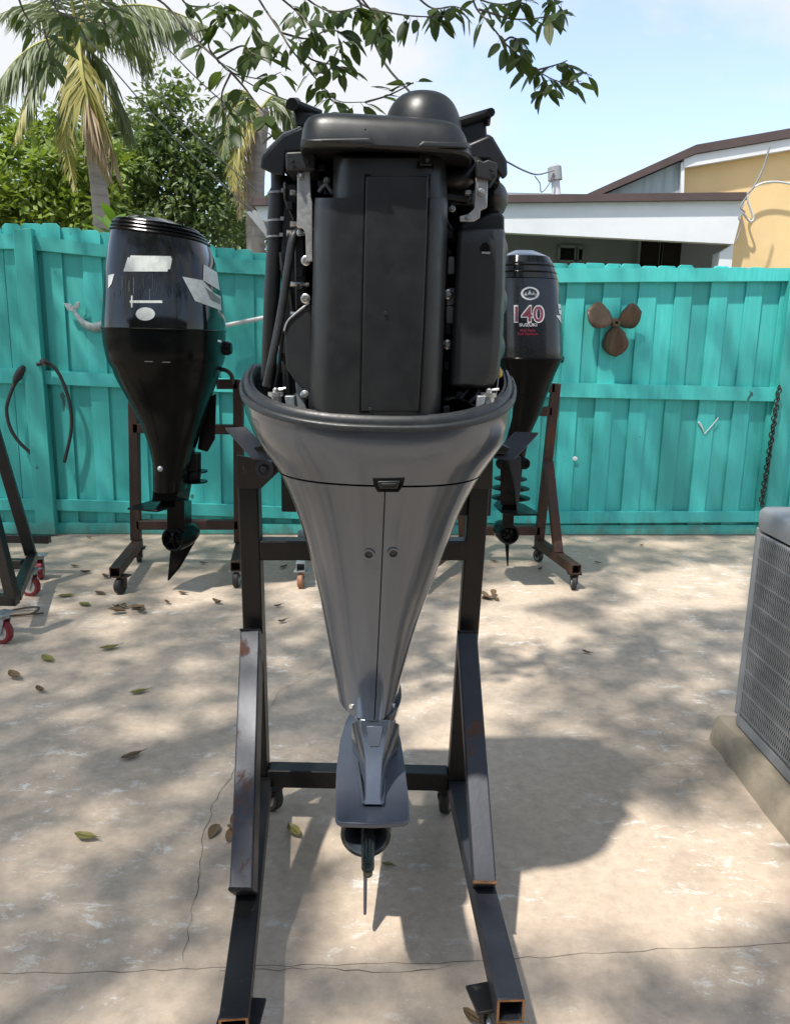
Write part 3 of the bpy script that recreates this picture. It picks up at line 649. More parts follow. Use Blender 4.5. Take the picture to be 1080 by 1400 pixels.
for q in LITF: lit |= onf & (kk > 0) & inside(x, y, q)
fx, fy, fk = nproj(P); vis = (fk > 0) & (fx > -60) & (fx < 1140) & (fy > -60)
need = (kk > 0) & (x > -160) & (x < 1240) & (y > 270) & (y < 1480)
keep = ~vis & (~lit | (rng.uniform(size=NL) < .02)) & ((need & (rng.uniform(size=NL) < .50)) | (rng.uniform(size=NL) < .035))
P = P[keep]; n = len(P)
vs, fs = leaf_mesh(P, rand_dirs(n) * np.array([1, 1, .6]) + np.array([0, 0, -.3]), rand_dirs(n) * .7 + np.array([-.3, -.2, 1]), rng.uniform(.075, .12, n), rng.uniform(.038, .058, n))
np_object('crown', vs, fs, K['leaf'], shade, (-2.6, -.6, 4.6))['kind'] = 'stuff'
TOPT = V((-4.6, -2.0, 3.0))
MB().tube(spline([TRUNK - V((0, 0, .03)), V((-5.1, -2.3, 1.4)), TOPT], 6), np.linspace(.24, .16, 13).tolist(), 12).build('trunk', K['bark'], shade)
for e in ((-1.0, 1.5, 4.6), (-3.6, 3.6, 4.6), (-1.5, -2.5, 4.8), (-6.2, .8, 4.6), (-5.2, -5.0, 4.7), (1.4, 2.6, 4.5), (.8, -1.2, 4.7)):
    e = V(e); md = TOPT.lerp(e, .5) + V((0, 0, .55))
    MB().tube(spline([TOPT, md, e], 8), np.linspace(.035, .010, 17).tolist(), 8).build('limb', K['bark'], shade)
# hanging branches that the photograph shows, each with its own leaves
def leafproto(k):
    L_ = 1.0; rows = []; r = random.Random(k)
    for i in range(7):
        t = i / 6; w = (.22 + .025 * (k % 3)) * (math.sin(math.pi * t ** .85) ** .8) if 0 < i < 6 else .004
        y = t * L_; z = -.16 * t * t + .02 * math.sin(t * 5 + k)
        rows.append([V((-w, y, z + w * .22)), V((0, y, z)), V((w, y, z + w * .22))])
    mb = MB().loft(rows, closed=False); mb.tube([V((0, -.16, .03)), V((0, 0, 0)), V((0, .9, -.13))], [.012, .012, .004], 4)
    me = bpy.data.meshes.new('leaf'); me.from_pydata(mb.v, [], mb.f); me.materials.append(K['leaf'])
    me.polygons.foreach_set('use_smooth', [True] * len(me.polygons)); return me
LP = [leafproto(k) for k in range(4)]
def put_leaf(par, p, d, size, k, roll=None):
    d = V(d).normalized(); u = V((random.uniform(-.6, .6), random.uniform(-.9, .3), 1)); s_ = d.cross(u).normalized(); u = s_.cross(d)
    o = bpy.data.objects.new('leaf', LP[k % 4]); place(o, par, p)
    o.rotation_mode = 'QUATERNION'; o.rotation_quaternion = Matrix((s_, d, u)).transposed().to_quaternion(); o.scale = (size * random.uniform(.85, 1.15), size, size)
    return o
HUBS = [at(x, -230, 2.7) for x in (110, 350, 610)]
for h in HUBS:
    MB().tube(spline([V((-2.6, .6, 4.75)), V((h.x * .5 - 1.2, 1.6, 4.3)), h], 8), np.linspace(.05, .012, 17).tolist(), 8).build('limb', K['bark'], shade)
def branch(px, D, r0, r1, leaves, sz=(24, 36), cluster=None, drop=.9):
    P = [at(x, y, D + .12 * math.sin(i * 1.7)) for i, (x, y) in enumerate(px)]
    stem = [min(HUBS, key=lambda h: (h - P[0]).length)] if px[0][1] < 0 else []; Q = spline(P, 6)
    if stem: MB().tube([stem[0], (stem[0] + P[0]) / 2 + V((0, .05, 0)), P[0]], [r0 * 1.5, r0 * 1.2, r0], 6).build('twig', K['twig'], shade)
    b = MB().tube(Q, np.linspace(r0, r1, len(Q)).tolist(), 6).build('branch', K['twig'], shade)
    for k in range(leaves):
        t = random.uniform(.12, 1.0) ** .8 * (len(Q) - 1); i = min(int(t), len(Q) - 2); p = Q[i].lerp(Q[i + 1], t - i)
        d = (Q[i + 1] - Q[i]).normalized(); a = random.uniform(0, 6.28)
        v = V((math.cos(a), math.sin(a) * .8, 0)) * .9 + d * .5 + V((0, 0, -drop * random.uniform(.2, 1.3)))
        put_leaf(b, p + v.normalized() * .016, v, random.uniform(*sz) * D / FPX, k + leaves)
    return b
for (px, D, n_, dr) in (
  ([(640, -30), (650, 8), (669, 31), (697, 65), (729, 91), (748, 104), (770, 112), (795, 110)], 2.75, 17, .9), ([(655, 12), (700, 25), (741, 23), (775, 12)], 2.8, 8, .5), ([(690, 55), (700, 50), (712, 60), (716, 78)], 2.7, 7, 1.0),
  ([(740, 100), (745, 118), (742, 128)], 2.7, 4, 1.3), ([(770, 112), (790, 100), (802, 98)], 2.75, 4, .4), ([(735, 95), (760, 88), (776, 82)], 2.72, 4, .5),
  ([(340, -30), (355, 0), (384, 44), (399, 68), (426, 100), (447, 124), (464, 138), (500, 139)], 2.6, 13, .8), ([(384, 44), (420, 52), (450, 40), (480, 50)], 2.65, 10, .8), ([(426, 100), (450, 95), (460, 70), (470, 55)], 2.6, 7, .7),
  ([(170, -25), (225, 5), (260, 47), (296, 80), (316, 98), (358, 107), (384, 98)], 2.5, 9, .6), ([(316, 98), (303, 130), (310, 160), (316, 185)], 2.5, 9, .7), ([(300, 85), (285, 60), (302, 30), (308, 5)], 2.55, 9, .8), ([(316, 98), (335, 120), (350, 140), (372, 165), (385, 178)], 2.5, 9, .6),
  ([(300, 10), (330, 15), (350, 45), (360, 60)], 2.6, 9, .9), ([(296, 80), (330, 62), (345, 72), (368, 80)], 2.55, 8, .7), ([(470, -20), (500, 8), (540, 18), (580, 22), (612, 20)], 2.7, 14, .9), ([(480, -20), (512, 20), (520, 40), (522, 52)], 2.65, 9, 1.2), ([(560, -15), (590, 10), (620, 8), (640, 15)], 2.75, 10, .8),
  ([(400, -20), (430, 5), (460, 15), (500, 5)], 2.65, 14, .9), ([(370, -15), (400, 10), (420, 30), (430, 50)], 2.6, 11, .8), ([(500, 139), (530, 130), (555, 118), (565, 112)], 2.6, 5, -.2), ([(447, 124), (452, 135), (470, 150), (460, 158)], 2.6, 6, .3),
  ([(640, -15), (660, 0), (690, 5), (720, -5)], 2.8, 9, .9), ([(730, -30), (750, -5), (770, 2)], 2.8, 4, .8), ([(20, -20), (35, 20), (60, 45), (85, 60)], 2.5, 6, .6), ([(60, -25), (80, 15), (110, 25), (150, 32)], 2.5, 11, .7), ([(60, 40), (70, 75), (65, 90)], 2.5, 5, 1.0), ([(100, -20), (140, 0), (165, 20), (175, 45)], 2.55, 8, .8),
  ([(240, -20), (255, 5), (285, 8), (300, 2)], 2.55, 6, .9), ([(410, 60), (425, 80), (455, 88), (475, 95)], 2.62, 7, .7)):
    branch(px, D, .0036, .0012, int(n_ * 1.75) + 1, (19, 31), drop=dr)
# ================================================================== generic pieces
def superring(c, hxl, hxr, yr, yf, ym, z, n=48, ex=2.4, tilt=None):
    """closed plan section; starts at the rear middle (towards the camera) and runs by +x"""
    out = []
    for k in range(n):
        a = -math.pi / 2 + 2 * math.pi * k / n; ca, sa = math.cos(a), math.sin(a)
        x = sgn(ca) * abs(ca) ** (2 / ex); y = sgn(sa) * abs(sa) ** (2 / ex)
        X = c + x * (hxr if x > 0 else hxl); Y = ym + (y * (ym - yr) if y < 0 else y * (yf - ym))
        out.append(V((X, Y, z + (tilt(Y) if tilt else 0))))
    return out
def disc(mb, c, nrm, r, h, n=16, hole=0):
    if hole: mb.lathe(c, nrm, [(0, r), (h, r), (h, hole), (0.0005, hole)], n, False, False)
    else: mb.lathe(c, nrm, [(0, r), (h * .7, r), (h, r * .85)], n, True, True)
    return mb
def bolt(parent, c, r=.008, nrm=(0, -1, 0), m=None, washer=True):
    mb = MB(); nrm = V(nrm).normalized()
    if washer: mb.lathe(c, nrm, [(0, r * 1.55), (.002, r * 1.55), (.003, r * 1.3)], 16)
    mb.lathe(c, nrm, [(.002, r), (.008, r), (.0095, r * .8)], 6)
    return mb.build('bolt', m or K['bolt'], parent)
def caster(parent, p, top, r=.045, w=.03, yaw=0.0, fork=None, tyre=None, hub=None):
    """p: point on the floor under the wheel, top: height of the mounting plate"""
    R = Matrix.Rotation(yaw, 3, 'Z'); p = V(p); f = MB()
    f.box(p + V((0, 0, top - .004)), (.088, .075, .008), R)
    f.lathe(p + V((0, 0, top - .03)), (0, 0, 1), [(0, .026), (.022, .030)], 16)
    off = R @ V((0, .018, 0))
    for s_ in (-1, 1):
        a = p + R @ V((s_ * (w / 2 + .006), -.006, top - .026)); b = p + off + R @ V((s_ * (w / 2 + .006), 0, r - .008))
        f.bar(a, b, .004, .034, R @ V((0, 1, 0)))
    f.bar(p + R @ V((-(w / 2 + .008), 0, top - .028)), p + R @ V((w / 2 + .008, 0, top - .028)), .045, .005)
    c = f.build('caster', fork or K['steel'], parent, bevel=.0015, segs=1)
    ax = R @ V((1, 0, 0)); ctr = p + off + V((0, 0, r))
    MB().lathe(ctr - ax * w / 2, ax, [(w * .3, r * .66), (0, r * .68), (0, r * .9), (w * .18, r), (w * .82, r), (w, r * .9), (w, r * .68), (w * .7, r * .66)], 28, False, False).build('wheel', tyre or K['tyre'], c)
    MB().lathe(ctr - ax * (w / 2 + .003), ax, [(0, r * .2), (0, r * .3), (.004, r * .34), (.0045, r * .69), (w + .0015, r * .69), (w + .002, r * .34), (w + .006, r * .3), (w + .006, r * .2)], 20).build('hub', hub or K['zinc'], c)
    return c

# ================================================================== grey outboard motor on its stand
MO = thing('outboard_motor', (0, 1.85, 0.1), 'tall grey outboard motor with its top cowl off, engine covers exposed', 'outboard motor', None)
XCz = [at(508, 1125, 1.44), at(512, 985, 1.64), at(520, 820, 1.62), at(527, 660, 1.545), at(526, 400, 1.5)]
XCz.sort(key=lambda p: p.z)
def XC(z): return interp(z, [p.z for p in XCz], [p.x for p in XCz])
SL = [(520, 335), (545, 338), (593, 354), (628, 377), (653, 391), (700, 409), (747, 422), (811, 437), (875, 448), (938, 461), (977, 473), (1020, 484)]
SR = [(520, 701), (545, 700), (585, 692), (619, 669), (653, 648), (687, 631), (743, 609), (798, 588), (845, 571), (904, 554), (968, 537), (1020, 524)]
RZ = [(1.32, 1.500), (1.25, 1.505), (1.178, 1.530), (1.10, 1.562), (1.024, 1.585), (.92, 1.610), (.828, 1.626), (.76, 1.630), (.71, 1.624), (.67, 1.610), (.64, 1.594), (.62, 1.588)]
def rearD(z): return interp(z, [a for a, b in RZ[::-1]], [b for a, b in RZ[::-1]])
def midD(z): return interp(z, [.6, 1.0, 1.32], [1.76, 1.79, 1.80])
def frontD(z): return interp(z, [.6, .9, 1.1, 1.32], [1.94, 1.98, 2.05, 2.20])
def TILT(z):
    w = max(0, min(1, (z - 1.17) / .14)); w = w * w * (3 - 2 * w)
    def f(Y):
        t = max(0, min(1, (Y - 1.5) / .30)); return .088 * w * t ** .9
    return f
def section(z, shrink=0.0, ex=None, n=64, grow_z=0):
    ym = midD(z); tl = TILT(z); zs = z + tl(ym); xc = XC(z)
    py = proj((xc, ym, zs))[1]
    xl = at(interp(py, [a for a, b in SL], [b for a, b in SL]), py, ym).x; xr = at(interp(py, [a for a, b in SR], [b for a, b in SR]), py, ym).x
    e = ex or interp(z, [.6, .75, 1.0, 1.32], [2.0, 2.1, 2.35, 2.6])
    xl = lerp(xl, xc, .014); xr = lerp(xr, xc, .014)
    return superring(xc, xc - xl - shrink, xr - xc - shrink, rearD(z) + shrink, frontD(z) - shrink, ym, z + grow_z, n, e, tl)
ZS = 1.176      # parting line between the apron and the leg covers
ap = MB(); ap_st = [ZS + .002, 1.19, 1.21, 1.235, 1.26, 1.28, 1.292]
rings = [section(z) for z in ap_st] + [section(1.294, .004), section(1.294, .022), section(1.27, .024), section(1.20, .03), section(1.17, .04)]
rings[0:0] = [section(ZS + .002, .004)]
ap.loft(rings, False, True); apron = ap.build('lower_cowl', K['grey'], MO, sharp=50); apB = ap.bvh()
# rubber lip: three raised beads round the opening
lip = MB(); prof = ((1.285, .001), (1.287, -.005), (1.295, -.006), (1.299, -.002), (1.2975, .003), (1.303, .004), (1.309, .007), (1.311, .012), (1.307, .016), (1.309, .020), (1.303, .025), (1.290, .026))
lip.loft([section(z, sh) for z, sh in prof]).build('rubber_seal', K['rubber'], MO, sharp=60)
# leg covers, two halves with a seam between
zs_leg = [ZS - .002, 1.16, 1.13, 1.09, 1.05, 1.01, .97, .93, .88, .83, .78, .73, .70, .675, .655, .642]
n = 64; legB = MB()
core = MB().loft([section(z, .006) for z in [ZS + .01] + zs_leg], False, True); core.build('leg_core', K['pit'], MO)
for side in (1, -1):
    hb = MB(); rr = []
    for q, z in enumerate(zs_leg):
        s = section(z); half = s[:n // 2 + 1] if side == 1 else [s[-k % n] for k in range(n // 2 + 1)]
        half = [V(p) for p in half]; inn = section(z, .006); h0 = V(inn[0])
        half[0].x += side * .0012; h0.x = half[0].x
        r_ = [h0, half[0]] + half[1:]
        rr.append(r_)
    top = [p + V((0, 0, 0)) for p in rr[0]]; inner = section(zs_leg[0], .006)
    it = inner[:n // 2 + 1] if side == 1 else [inner[-k % n] for k in range(n // 2 + 1)]
    rr = [[V(it[0])] + [V(p) for p in it]] + rr
    hb.loft(rr, closed=False); hb.build('leg_cover', K['grey'], MO, sharp=40)
    legB.add(hb.v, hb.f)
LB = legB.bvh()
# latch
def sheet(bvh, pts, off, th, name, m, parent, bevel=0):
    top = []; bot = []
    cx = sum(q[0] for q in pts) / len(pts); cy_ = sum(q[1] for q in pts) / len(pts)
    for x, y in pts:
        for k in range(20):
            p, nn = surf(bvh, lerp(x, cx, k * .05), lerp(y, cy_, k * .05), off)
            if p is not None: break
        top.append(p); bot.append(p - nn * th)
    return MB().loft([bot, top], True, True).build(name, m, parent, bevel=bevel)
both = MB().add(ap.v, ap.f).add(legB.v, legB.f).bvh()
def poly(pts, D, depth, name, m, parent=MO, bevel=0, segs=3, sharp=35): return pprism(pts, D, depth).build(name, m, parent, bevel=bevel, segs=segs, sharp=sharp)
lt = poly([(509, 653.5), (554, 652.5), (551, 664), (545, 673), (516, 673), (511, 664)], 1.524, .03, 'latch', K['pit'], bevel=.002)
poly([(516, 658), (547, 657.5), (543, 668.5), (519.5, 668.5)], 1.519, .012, 'latch_handle', K['plastic'], lt, .002)
poly([(521, 661), (542, 660.5), (540, 664), (522.5, 664.5)], 1.517, .003, 'latch_grip', K['plastic2'], lt, .001)
for (x, y) in ((504.5, 757.5), (537.5, 756)):
    p, nn = surf(LB, x, y, .0005)
    w_ = disc(MB(), p, nn, .0125, .003, 20, .0085).build('screw_cup', K['grey'], MO)
    disc(MB(), p - nn * .001, nn, .0088, .0015, 16).build('screw', K['rubber'], w_)
for (x, y) in ((481, 966), (537, 965)):
    p, nn = surf(LB, x, y, 0)
    if p: disc(MB(), p, nn, .006, .004, 12).build('screw', K['bolt'], MO)
# strut under the covers
gs = MB(); rg = []
for z, hw, r_, f_ in ((.640, .060, 1.606, 1.93), (.61, .057, 1.625, 1.935), (.57, .044, 1.668, 1.945), (.54, .037, 1.67, 1.95), (.515, .031, 1.66, 1.96), (.50, .034, 1.64, 1.97)):
    rg.append(superring(XC(z), hw, hw, r_, f_, lerp(r_, f_, .4), z, 40, 2.1))
gs.loft(rg, True, True).build('gearcase_neck', K['grey'], MO)
rid = MB(); st = []
for (x, y, D, wpx, fpx) in ((512.5, 984, 1.600, 36, 22), (512, 1000, 1.588, 33, 19), (511.5, 1022, 1.572, 28, 14.5), (511, 1040, 1.553, 23, 12), (510.5, 1070, 1.523, 17, 11), (510, 1092, 1.497, 15, 11), (510, 1101, 1.487, 19, 14)):
    c = at(x, y, D); k_ = D * 1.03 / FPX; w = wpx * k_; f_ = fpx * k_; zb = .499; h_ = max(.004, min(.04, c.z - zb - .004))
    st.append([V((c.x - w, D + .06, c.z - h_)), V((c.x - lerp(f_, w, .35), D + .012, c.z - h_ * .25)), V((c.x - f_, D, c.z)), V((c.x + f_, D, c.z)), V((c.x + lerp(f_, w, .35), D + .012, c.z - h_ * .25)), V((c.x + w, D + .06, c.z - h_)), V((c.x + w, D + .12, zb)), V((c.x - w, D + .12, zb))])
ridge = rid.loft(st, True, True, closed=True).build('exhaust_ridge', K['grey'], MO, bevel=.002); rB = rid.bvh()
sheet(rB, [(501, 993), (523.5, 993), (518.5, 1021), (505.5, 1021)], .0025, .004, 'ridge_inlay', K['slate'], ridge, .0008)
for x0, x1, y0, y1 in ((488, 497, 1040, 1101), (528, 523, 1040, 1101)):
    MB().bar(atz(x0, y0, .505), atz(x1, y1, .505), .006, .012).build('plate_rib', K['slate'], MO, bevel=.002)
# anti-ventilation plate
half = [(458, 1116), (458.5, 1085), (460, 1050), (465, 1012), (473, 985), (485, 962)]; halfr = [(530, 958), (541, 985), (548, 1012), (554, 1050), (558, 1085), (560.5, 1114)]
pl = [atz(x, y, .5) for x, y in half + halfr] + [atz(559, 1121, .5), atz(553, 1124.5, .5), atz(510, 1126.5, .5), atz(467, 1125, .5), atz(460.5, 1122, .5)]
MB().prism(pl, (0, 0, -.012)).build('anti_ventilation_plate', K['slate'], MO, bevel=.003, segs=3)
tx = at(500, 1142, 1.70).x; TZ = at(500, 1141, 1.70).z
MB().lathe((tx, 1.70, TZ), (0, 1, 0), [(.10, .040), (.02, .049), (.0, .051), (-.004, .056), (.0, .0605), (.05, .062), (.2, .060), (.38, .048), (.48, .03), (.54, .012), (.55, .002)], 32, True, True).build('gearcase', K['slate'], MO)
MB().lathe((tx, 1.695, TZ), (0, 1, 0), [(0, .052), (-.003, .058), (0.002, .0605)], 32, False, False).build('hub_ring', K['shaft'], MO)
MB().lathe((tx, 1.792, TZ), (0, 1, 0), [(0, .001), (0, .046)], 32, False, False).build('exhaust_passage', K['pit'], MO)
rg = [superring(XC(.4), hw, hw, r_, f_, lerp(r_, f_, .4), z, 32, 2.0) for z, hw, r_, f_ in ((TZ + .03, .028, 1.74, 2.02), (TZ + .08, .025, 1.73, 2.03), (.45, .024, 1.72, 2.04), (.492, .028, 1.70, 2.06))]
MB().loft(rg, True, True).build('strut', K['slate'], MO)
se = at(503, 1196, 1.52); sc = V((tx + .004, 1.72, TZ))
MB().tube([sc + V((0, .06, 0)), sc.lerp(se, .25), sc.lerp(se, .62), sc.lerp(se, .64), sc.lerp(se, .86), sc.lerp(se, .87), sc.lerp(se, .985), se], [.0175, .0165, .0155, .0145, .0145, .0105, .0105, .006], 16).build('propeller_shaft', K['shaft'], MO)
kt = at(498, 1252, 1.70); kz = kt.z
MB().prism([V((tx - .004 - .003, 1.745, TZ - .052)), V((kt.x - .002, 1.70, kz)), V((kt.x - .002, 1.72, kz - .006)), V((tx - .007, 1.93, kz + .05)), V((tx - .007, 2.04, TZ - .052))], (.007, 0, 0)).build('skeg', K['slate'], MO, bevel=.002)
# bracket to the stand
br = MB().box((XC(1.0) - .01, 2.12, .97), (.15, .12, .34)).build('transom_bracket', K['plastic'], MO, bevel=.012)
MB().tube([V((XC(1) - .19, 2.06, 1.08)), V((XC(1) + .19, 2.06, 1.08))], .03, 14).build('tilt_tube', K['plastic'], MO)
MB().box((XC(.8), 2.0, .76), (.08, .12, .2)).build('lower_mount', K['pit'], MO, bevel=.01)

# ---- engine under the missing cowl
poly([(382, 238), (684, 238), (684, 570), (395, 575)], 1.74, .34, 'engine_block', K['pit'], bevel=.01)
# curved rear cover
RCL = [(212, 455), (268, 455), (274, 431), (350, 429), (450, 425), (540, 421), (560, 422), (574, 428)]
rows = []
def rc_row(y, xl, xr, dd=0.0, nk=20):
    out = []
    for k in range(nk + 1):
        t = k / nk; x = lerp(xl, xr, t); e = abs(2 * t - 1) ** 9
        out.append(at(x, y, 1.515 + dd + e * .04 + .006 * (2 * t - 1) ** 2))
    return [at(xl, y, 1.70)] + out + [at(xr, y, 1.70)]
rc = MB()
rows = [rc_row(578, 430, 596, .02), rc_row(572, 424, 601), rc_row(552, 421.5, 602.5), rc_row(480, 424, 605.5), rc_row(400, 427, 608.5), rc_row(320, 429, 611), rc_row(280, 430, 612), rc_row(270, 431, 612)]
rc.loft(rows, True, False, closed=True)
rows2 = [rc_row(270, 455, 612), rc_row(240, 455.5, 609.5), rc_row(216, 456, 608), rc_row(211, 458, 607, .008)]
rc.loft(rows2, False, True, closed=True)
a_ = rc_row(270, 431, 612); b_ = rc_row(270, 455, 612)
rc.add([at(431, 270, 1.70), at(431, 270, 1.56), at(455, 270, 1.555), at(455, 270, 1.70)], [(0, 1, 2, 3)])
RCV = rc.build('rear_cover', K['plastic'], MO, sharp=40); rcB = rc.bvh()
sheet(rcB, [(498.5, 237.5), (588.5, 237.5), (588, 246), (586, 330), (581, 450), (575, 564), (491, 564), (494, 400), (498, 246)], .0010, .004, 'groove_shade', K['pit'], RCV)  # black sheet paints the shade of a groove round the panel
sheet(rcB, [(501, 240), (585.5, 240), (585, 246), (583, 330), (578, 450), (572, 562), (494, 562), (497, 400), (500.5, 246)], .0030, .006, 'cover_panel', K['plastic'], RCV, .0022)
sheet(rcB, [(566, 206), (594, 206), (593, 230), (569, 230)], .004, .006, 'cover_notch', K['pit'], RCV, .001)
sheet(rcB, [(571, 208), (589, 208), (588, 227), (573, 227)], .010, .006, 'cover_clip', K['plastic'], RCV, .002)
for (x, y) in ((527, 428), (506, 559)):
    p, nn = surf(rcB, x, y, 0.003); disc(MB(), p, nn, .0035, .002, 12).build('cover_pin', K['plastic2'], RCV)
# side box on the right with its hole, saddle on top
sb = MB()
def sb_row(y, xl, xr, dd=0):
    return [at(xl, y, 1.60 + dd), at(lerp(xl, xr, .08), y, 1.592 + dd), at(lerp(xl, xr, .8), y, 1.594 + dd), at(lerp(xl, xr, .95), y, 1.606 + dd), at(xr, y, 1.63 + dd), at(xr, y, 1.80), at(xl, y, 1.80)]
sb.loft([sb_row(531, 618, 668, .03), sb_row(526, 614, 675), sb_row(512, 615, 682), sb_row(470, 617, 687), sb_row(400, 621, 690), sb_row(340, 624, 691), sb_row(318, 625.5, 690.5), sb_row(312, 627, 689, .004)], True, True)
SBO = sb.build('side_box', K['plastic2'], MO, bevel=.003, sharp=50); sbB = sb.bvh()
sheet(sbB, [(656, 338), (660, 332), (665, 331), (669, 336), (670, 344), (656, 344)], .0012, .004, 'box_hole', K['pit'], SBO)
sheet(sbB, [(658, 344), (670, 344), (669.5, 347.5), (658.5, 346.5)], .003, .004, 'hole_rim', K['alu'], SBO)
poly([(628, 316), (630, 304), (650, 300), (672, 290), (684, 289), (690, 295), (690, 318)], 1.625, .12, 'box_saddle', K['plastic2'], bevel=.012)
# intake runners bulging on the right
for (x, y, rx, rz) in ((668, 275, .040, .040), (667, 345, .041, .050), (667, 413, .041, .050), (664, 474, .041, .046)):
    c = at(x, y, 1.80); MB().ell(c, rx, .10, rz, 20, 12).build('intake_runner', K['plastic2'], MO)
poly([(610, 250), (650, 255), (650, 282), (612, 280)], 1.64, .1, 'throttle_body', K['plastic'], bevel=.008)
MB().tube(spline([at(606, 244, 1.62), at(628, 246, 1.61), at(640, 240, 1.615), at(648, 228, 1.64), at(652, 215, 1.68)], 6), .0165, 14).build('breather_hose', K['rubber'], MO)
poly([(606, 262), (645, 268), (640, 276), (607, 272)], 1.60, .03, 'flange', K['plastic2'], bevel=.003)
for (x, y, w) in ((616, 362, 10), (616, 405, 9), (616, 430, 10)):
    poly([(x - 6, y - 12), (x + 6, y - 12), (x + 6, y + 12), (x - 6, y + 12)], 1.66, .02, 'fuel_rail_clip', K['zinc'], bevel=.002)
bolt(MO, at(613, 402, 1.655), .0065); bolt(MO, at(612, 471, 1.65), .0065)
# lifting brackets
poly([(650, 242), (667, 242), (666, 283), (657, 287), (656, 297), (648, 302), (629, 302), (628, 295), (640, 292), (648, 285), (649, 272)], 1.575, .012, 'lifting_bracket', K['alu'], bevel=.0015)
poly([(651, 219), (655, 217), (661, 220), (668, 217), (680, 222), (679, 243), (673, 246), (651, 242)], 1.565, .09, 'bracket_cap', K['plastic2'], bevel=.004)
poly([(406.5, 232), (424, 232), (425, 268), (427, 276), (427.5, 357), (418.5, 357), (417.5, 318), (414, 312), (406, 311)], 1.585, .012, 'lifting_bracket', K['alu'], bevel=.0015)
poly([(390, 207), (430, 205), (431, 232), (391, 233)], 1.57, .10, 'bracket_cap', K['plastic2'], bevel=.004)
for (x, y) in ((418.5, 356), (418, 408), (417, 540)): bolt(MO, at(x, y, 1.60), .0062)
for (x, y) in ((397, 263), (397, 306), (397, 388), (397, 429), (392, 318)):
    b0 = at(x, y, 1.63); MB().tube([b0, b0 + V((.035, .01, 0))], [.006, .0045], 8).build('bolt', K['bolt'], MO)
# left side hoses and bracket
hp = spline([at(380, 232, 1.70), at(380, 262, 1.70), at(378, 300, 1.70), at(375, 345, 1.70), at(371, 420, 1.70), at(367, 520, 1.72)], 6)
MB().tube(hp, [.0145] * 6 + [.0185] * 10 + [.0165] * (len(hp) - 16), 16).build('intake_hose', K['rubber'], MO)
for (x, y) in ((379, 263), (378, 301), (376.5, 323)):
    c = at(x, y, 1.70); q = MB().lathe(c - V((0, 0, .003)), (-.05, 0, 1), [(0, .0190), (0, .0196), (.004, .0196), (.004, .0190)], 20, False, False); q.box(c + V((.014, -.014, .002)), (.007, .006, .007)); q.build('hose_clamp', K['zinc'], MO)
MB().tube(spline([at(415, 318, 1.66), at(406, 318, 1.63), at(400, 328, 1.62), at(394, 365, 1.615), at(384, 430, 1.61), at(372, 490, 1.60), at(364, 528, 1.60)], 8), .0085, 12).build('coolant_hose', K['rubber'], MO)
MB().tube(spline([at(386, 455, 1.66), at(382, 500, 1.64), at(374, 545, 1.64)], 6), .004, 8).build('wiring_sleeve', K['pit'], MO)
poly([(382, 250), (408, 250), (410, 560), (386, 540)], 1.69, .08, 'cylinder_head', K['plastic'], bevel=.006)
poly([(402, 320), (416, 325), (419, 415), (404, 425)], 1.635, .03, 'valve_cover', K['plastic'], bevel=.004)
poly([(388, 452), (394, 437), (423, 415), (427, 420), (426, 545), (420, 538), (402, 520), (391, 503)], 1.60, .05, 'stay_bracket', K['plastic2'], bevel=.005)
MB().tube(spline([at(388.5, 452, 1.598), at(394, 438, 1.598), at(408, 425, 1.598), at(423, 413.5, 1.598)], 5), .0022, 8).build('stay_edge', K['alu'], MO)
poly([(403, 515), (416, 528), (420, 566), (407, 566)], 1.62, .03, 'engine_foot', K['zinc'], bevel=.003)
for sx, pts in ((1, [(389, 541), (402, 541), (404, 563), (392, 562)]), (-1, [(653, 541), (664, 541), (661, 566), (651, 566)])):
    poly(pts, 1.585, .022, 'latch_post', K['zinc'], bevel=.002)
for (x, y) in ((377, 540), (668, 541)):
    c = at(x, y, 1.60); q = MB().lathe(c - V((0, 0, .03)), (0, 0, 1), [(0, .012), (.028, .012), (.028, .016), (.036, .016)], 16); q.build('cowl_pin', K['bolt'], MO)
    q = MB().lathe(c + V((0, 0, .006)), (0, 0, 1), [(0, .006), (.006, .006), (.009, .003)], 10); q.tube([c + V((.006, 0, .012)), c + V((.02, 0, .014))], .0028, 6); q.build('pin_nut', K['bolt'], MO)
MB().tube(spline([at(682, 504, 1.66), at(680, 525, 1.655), at(677, 548, 1.65)], 4), .0016, 6).build('dipstick', K['zinc'], MO)
MB().lathe(at(682, 516, 1.66), (0, 0, 1), [(0, .004), (.004, .007), (.014, .006), (.022, .002)], 10).build('dipstick_tab', K['yellowtab'], MO)
for (x, y, r) in ((398, 548, .006), (640, 552, .006), (628, 545, .005), (644, 563, .005)): 
    b0 = at(x, y, 1.63); MB().tube(spline([b0, b0 + V((.02, .02, .03)), b0 + V((.0, .06, .09))], 5), r, 8).build('loom', K['rubber'], MO)
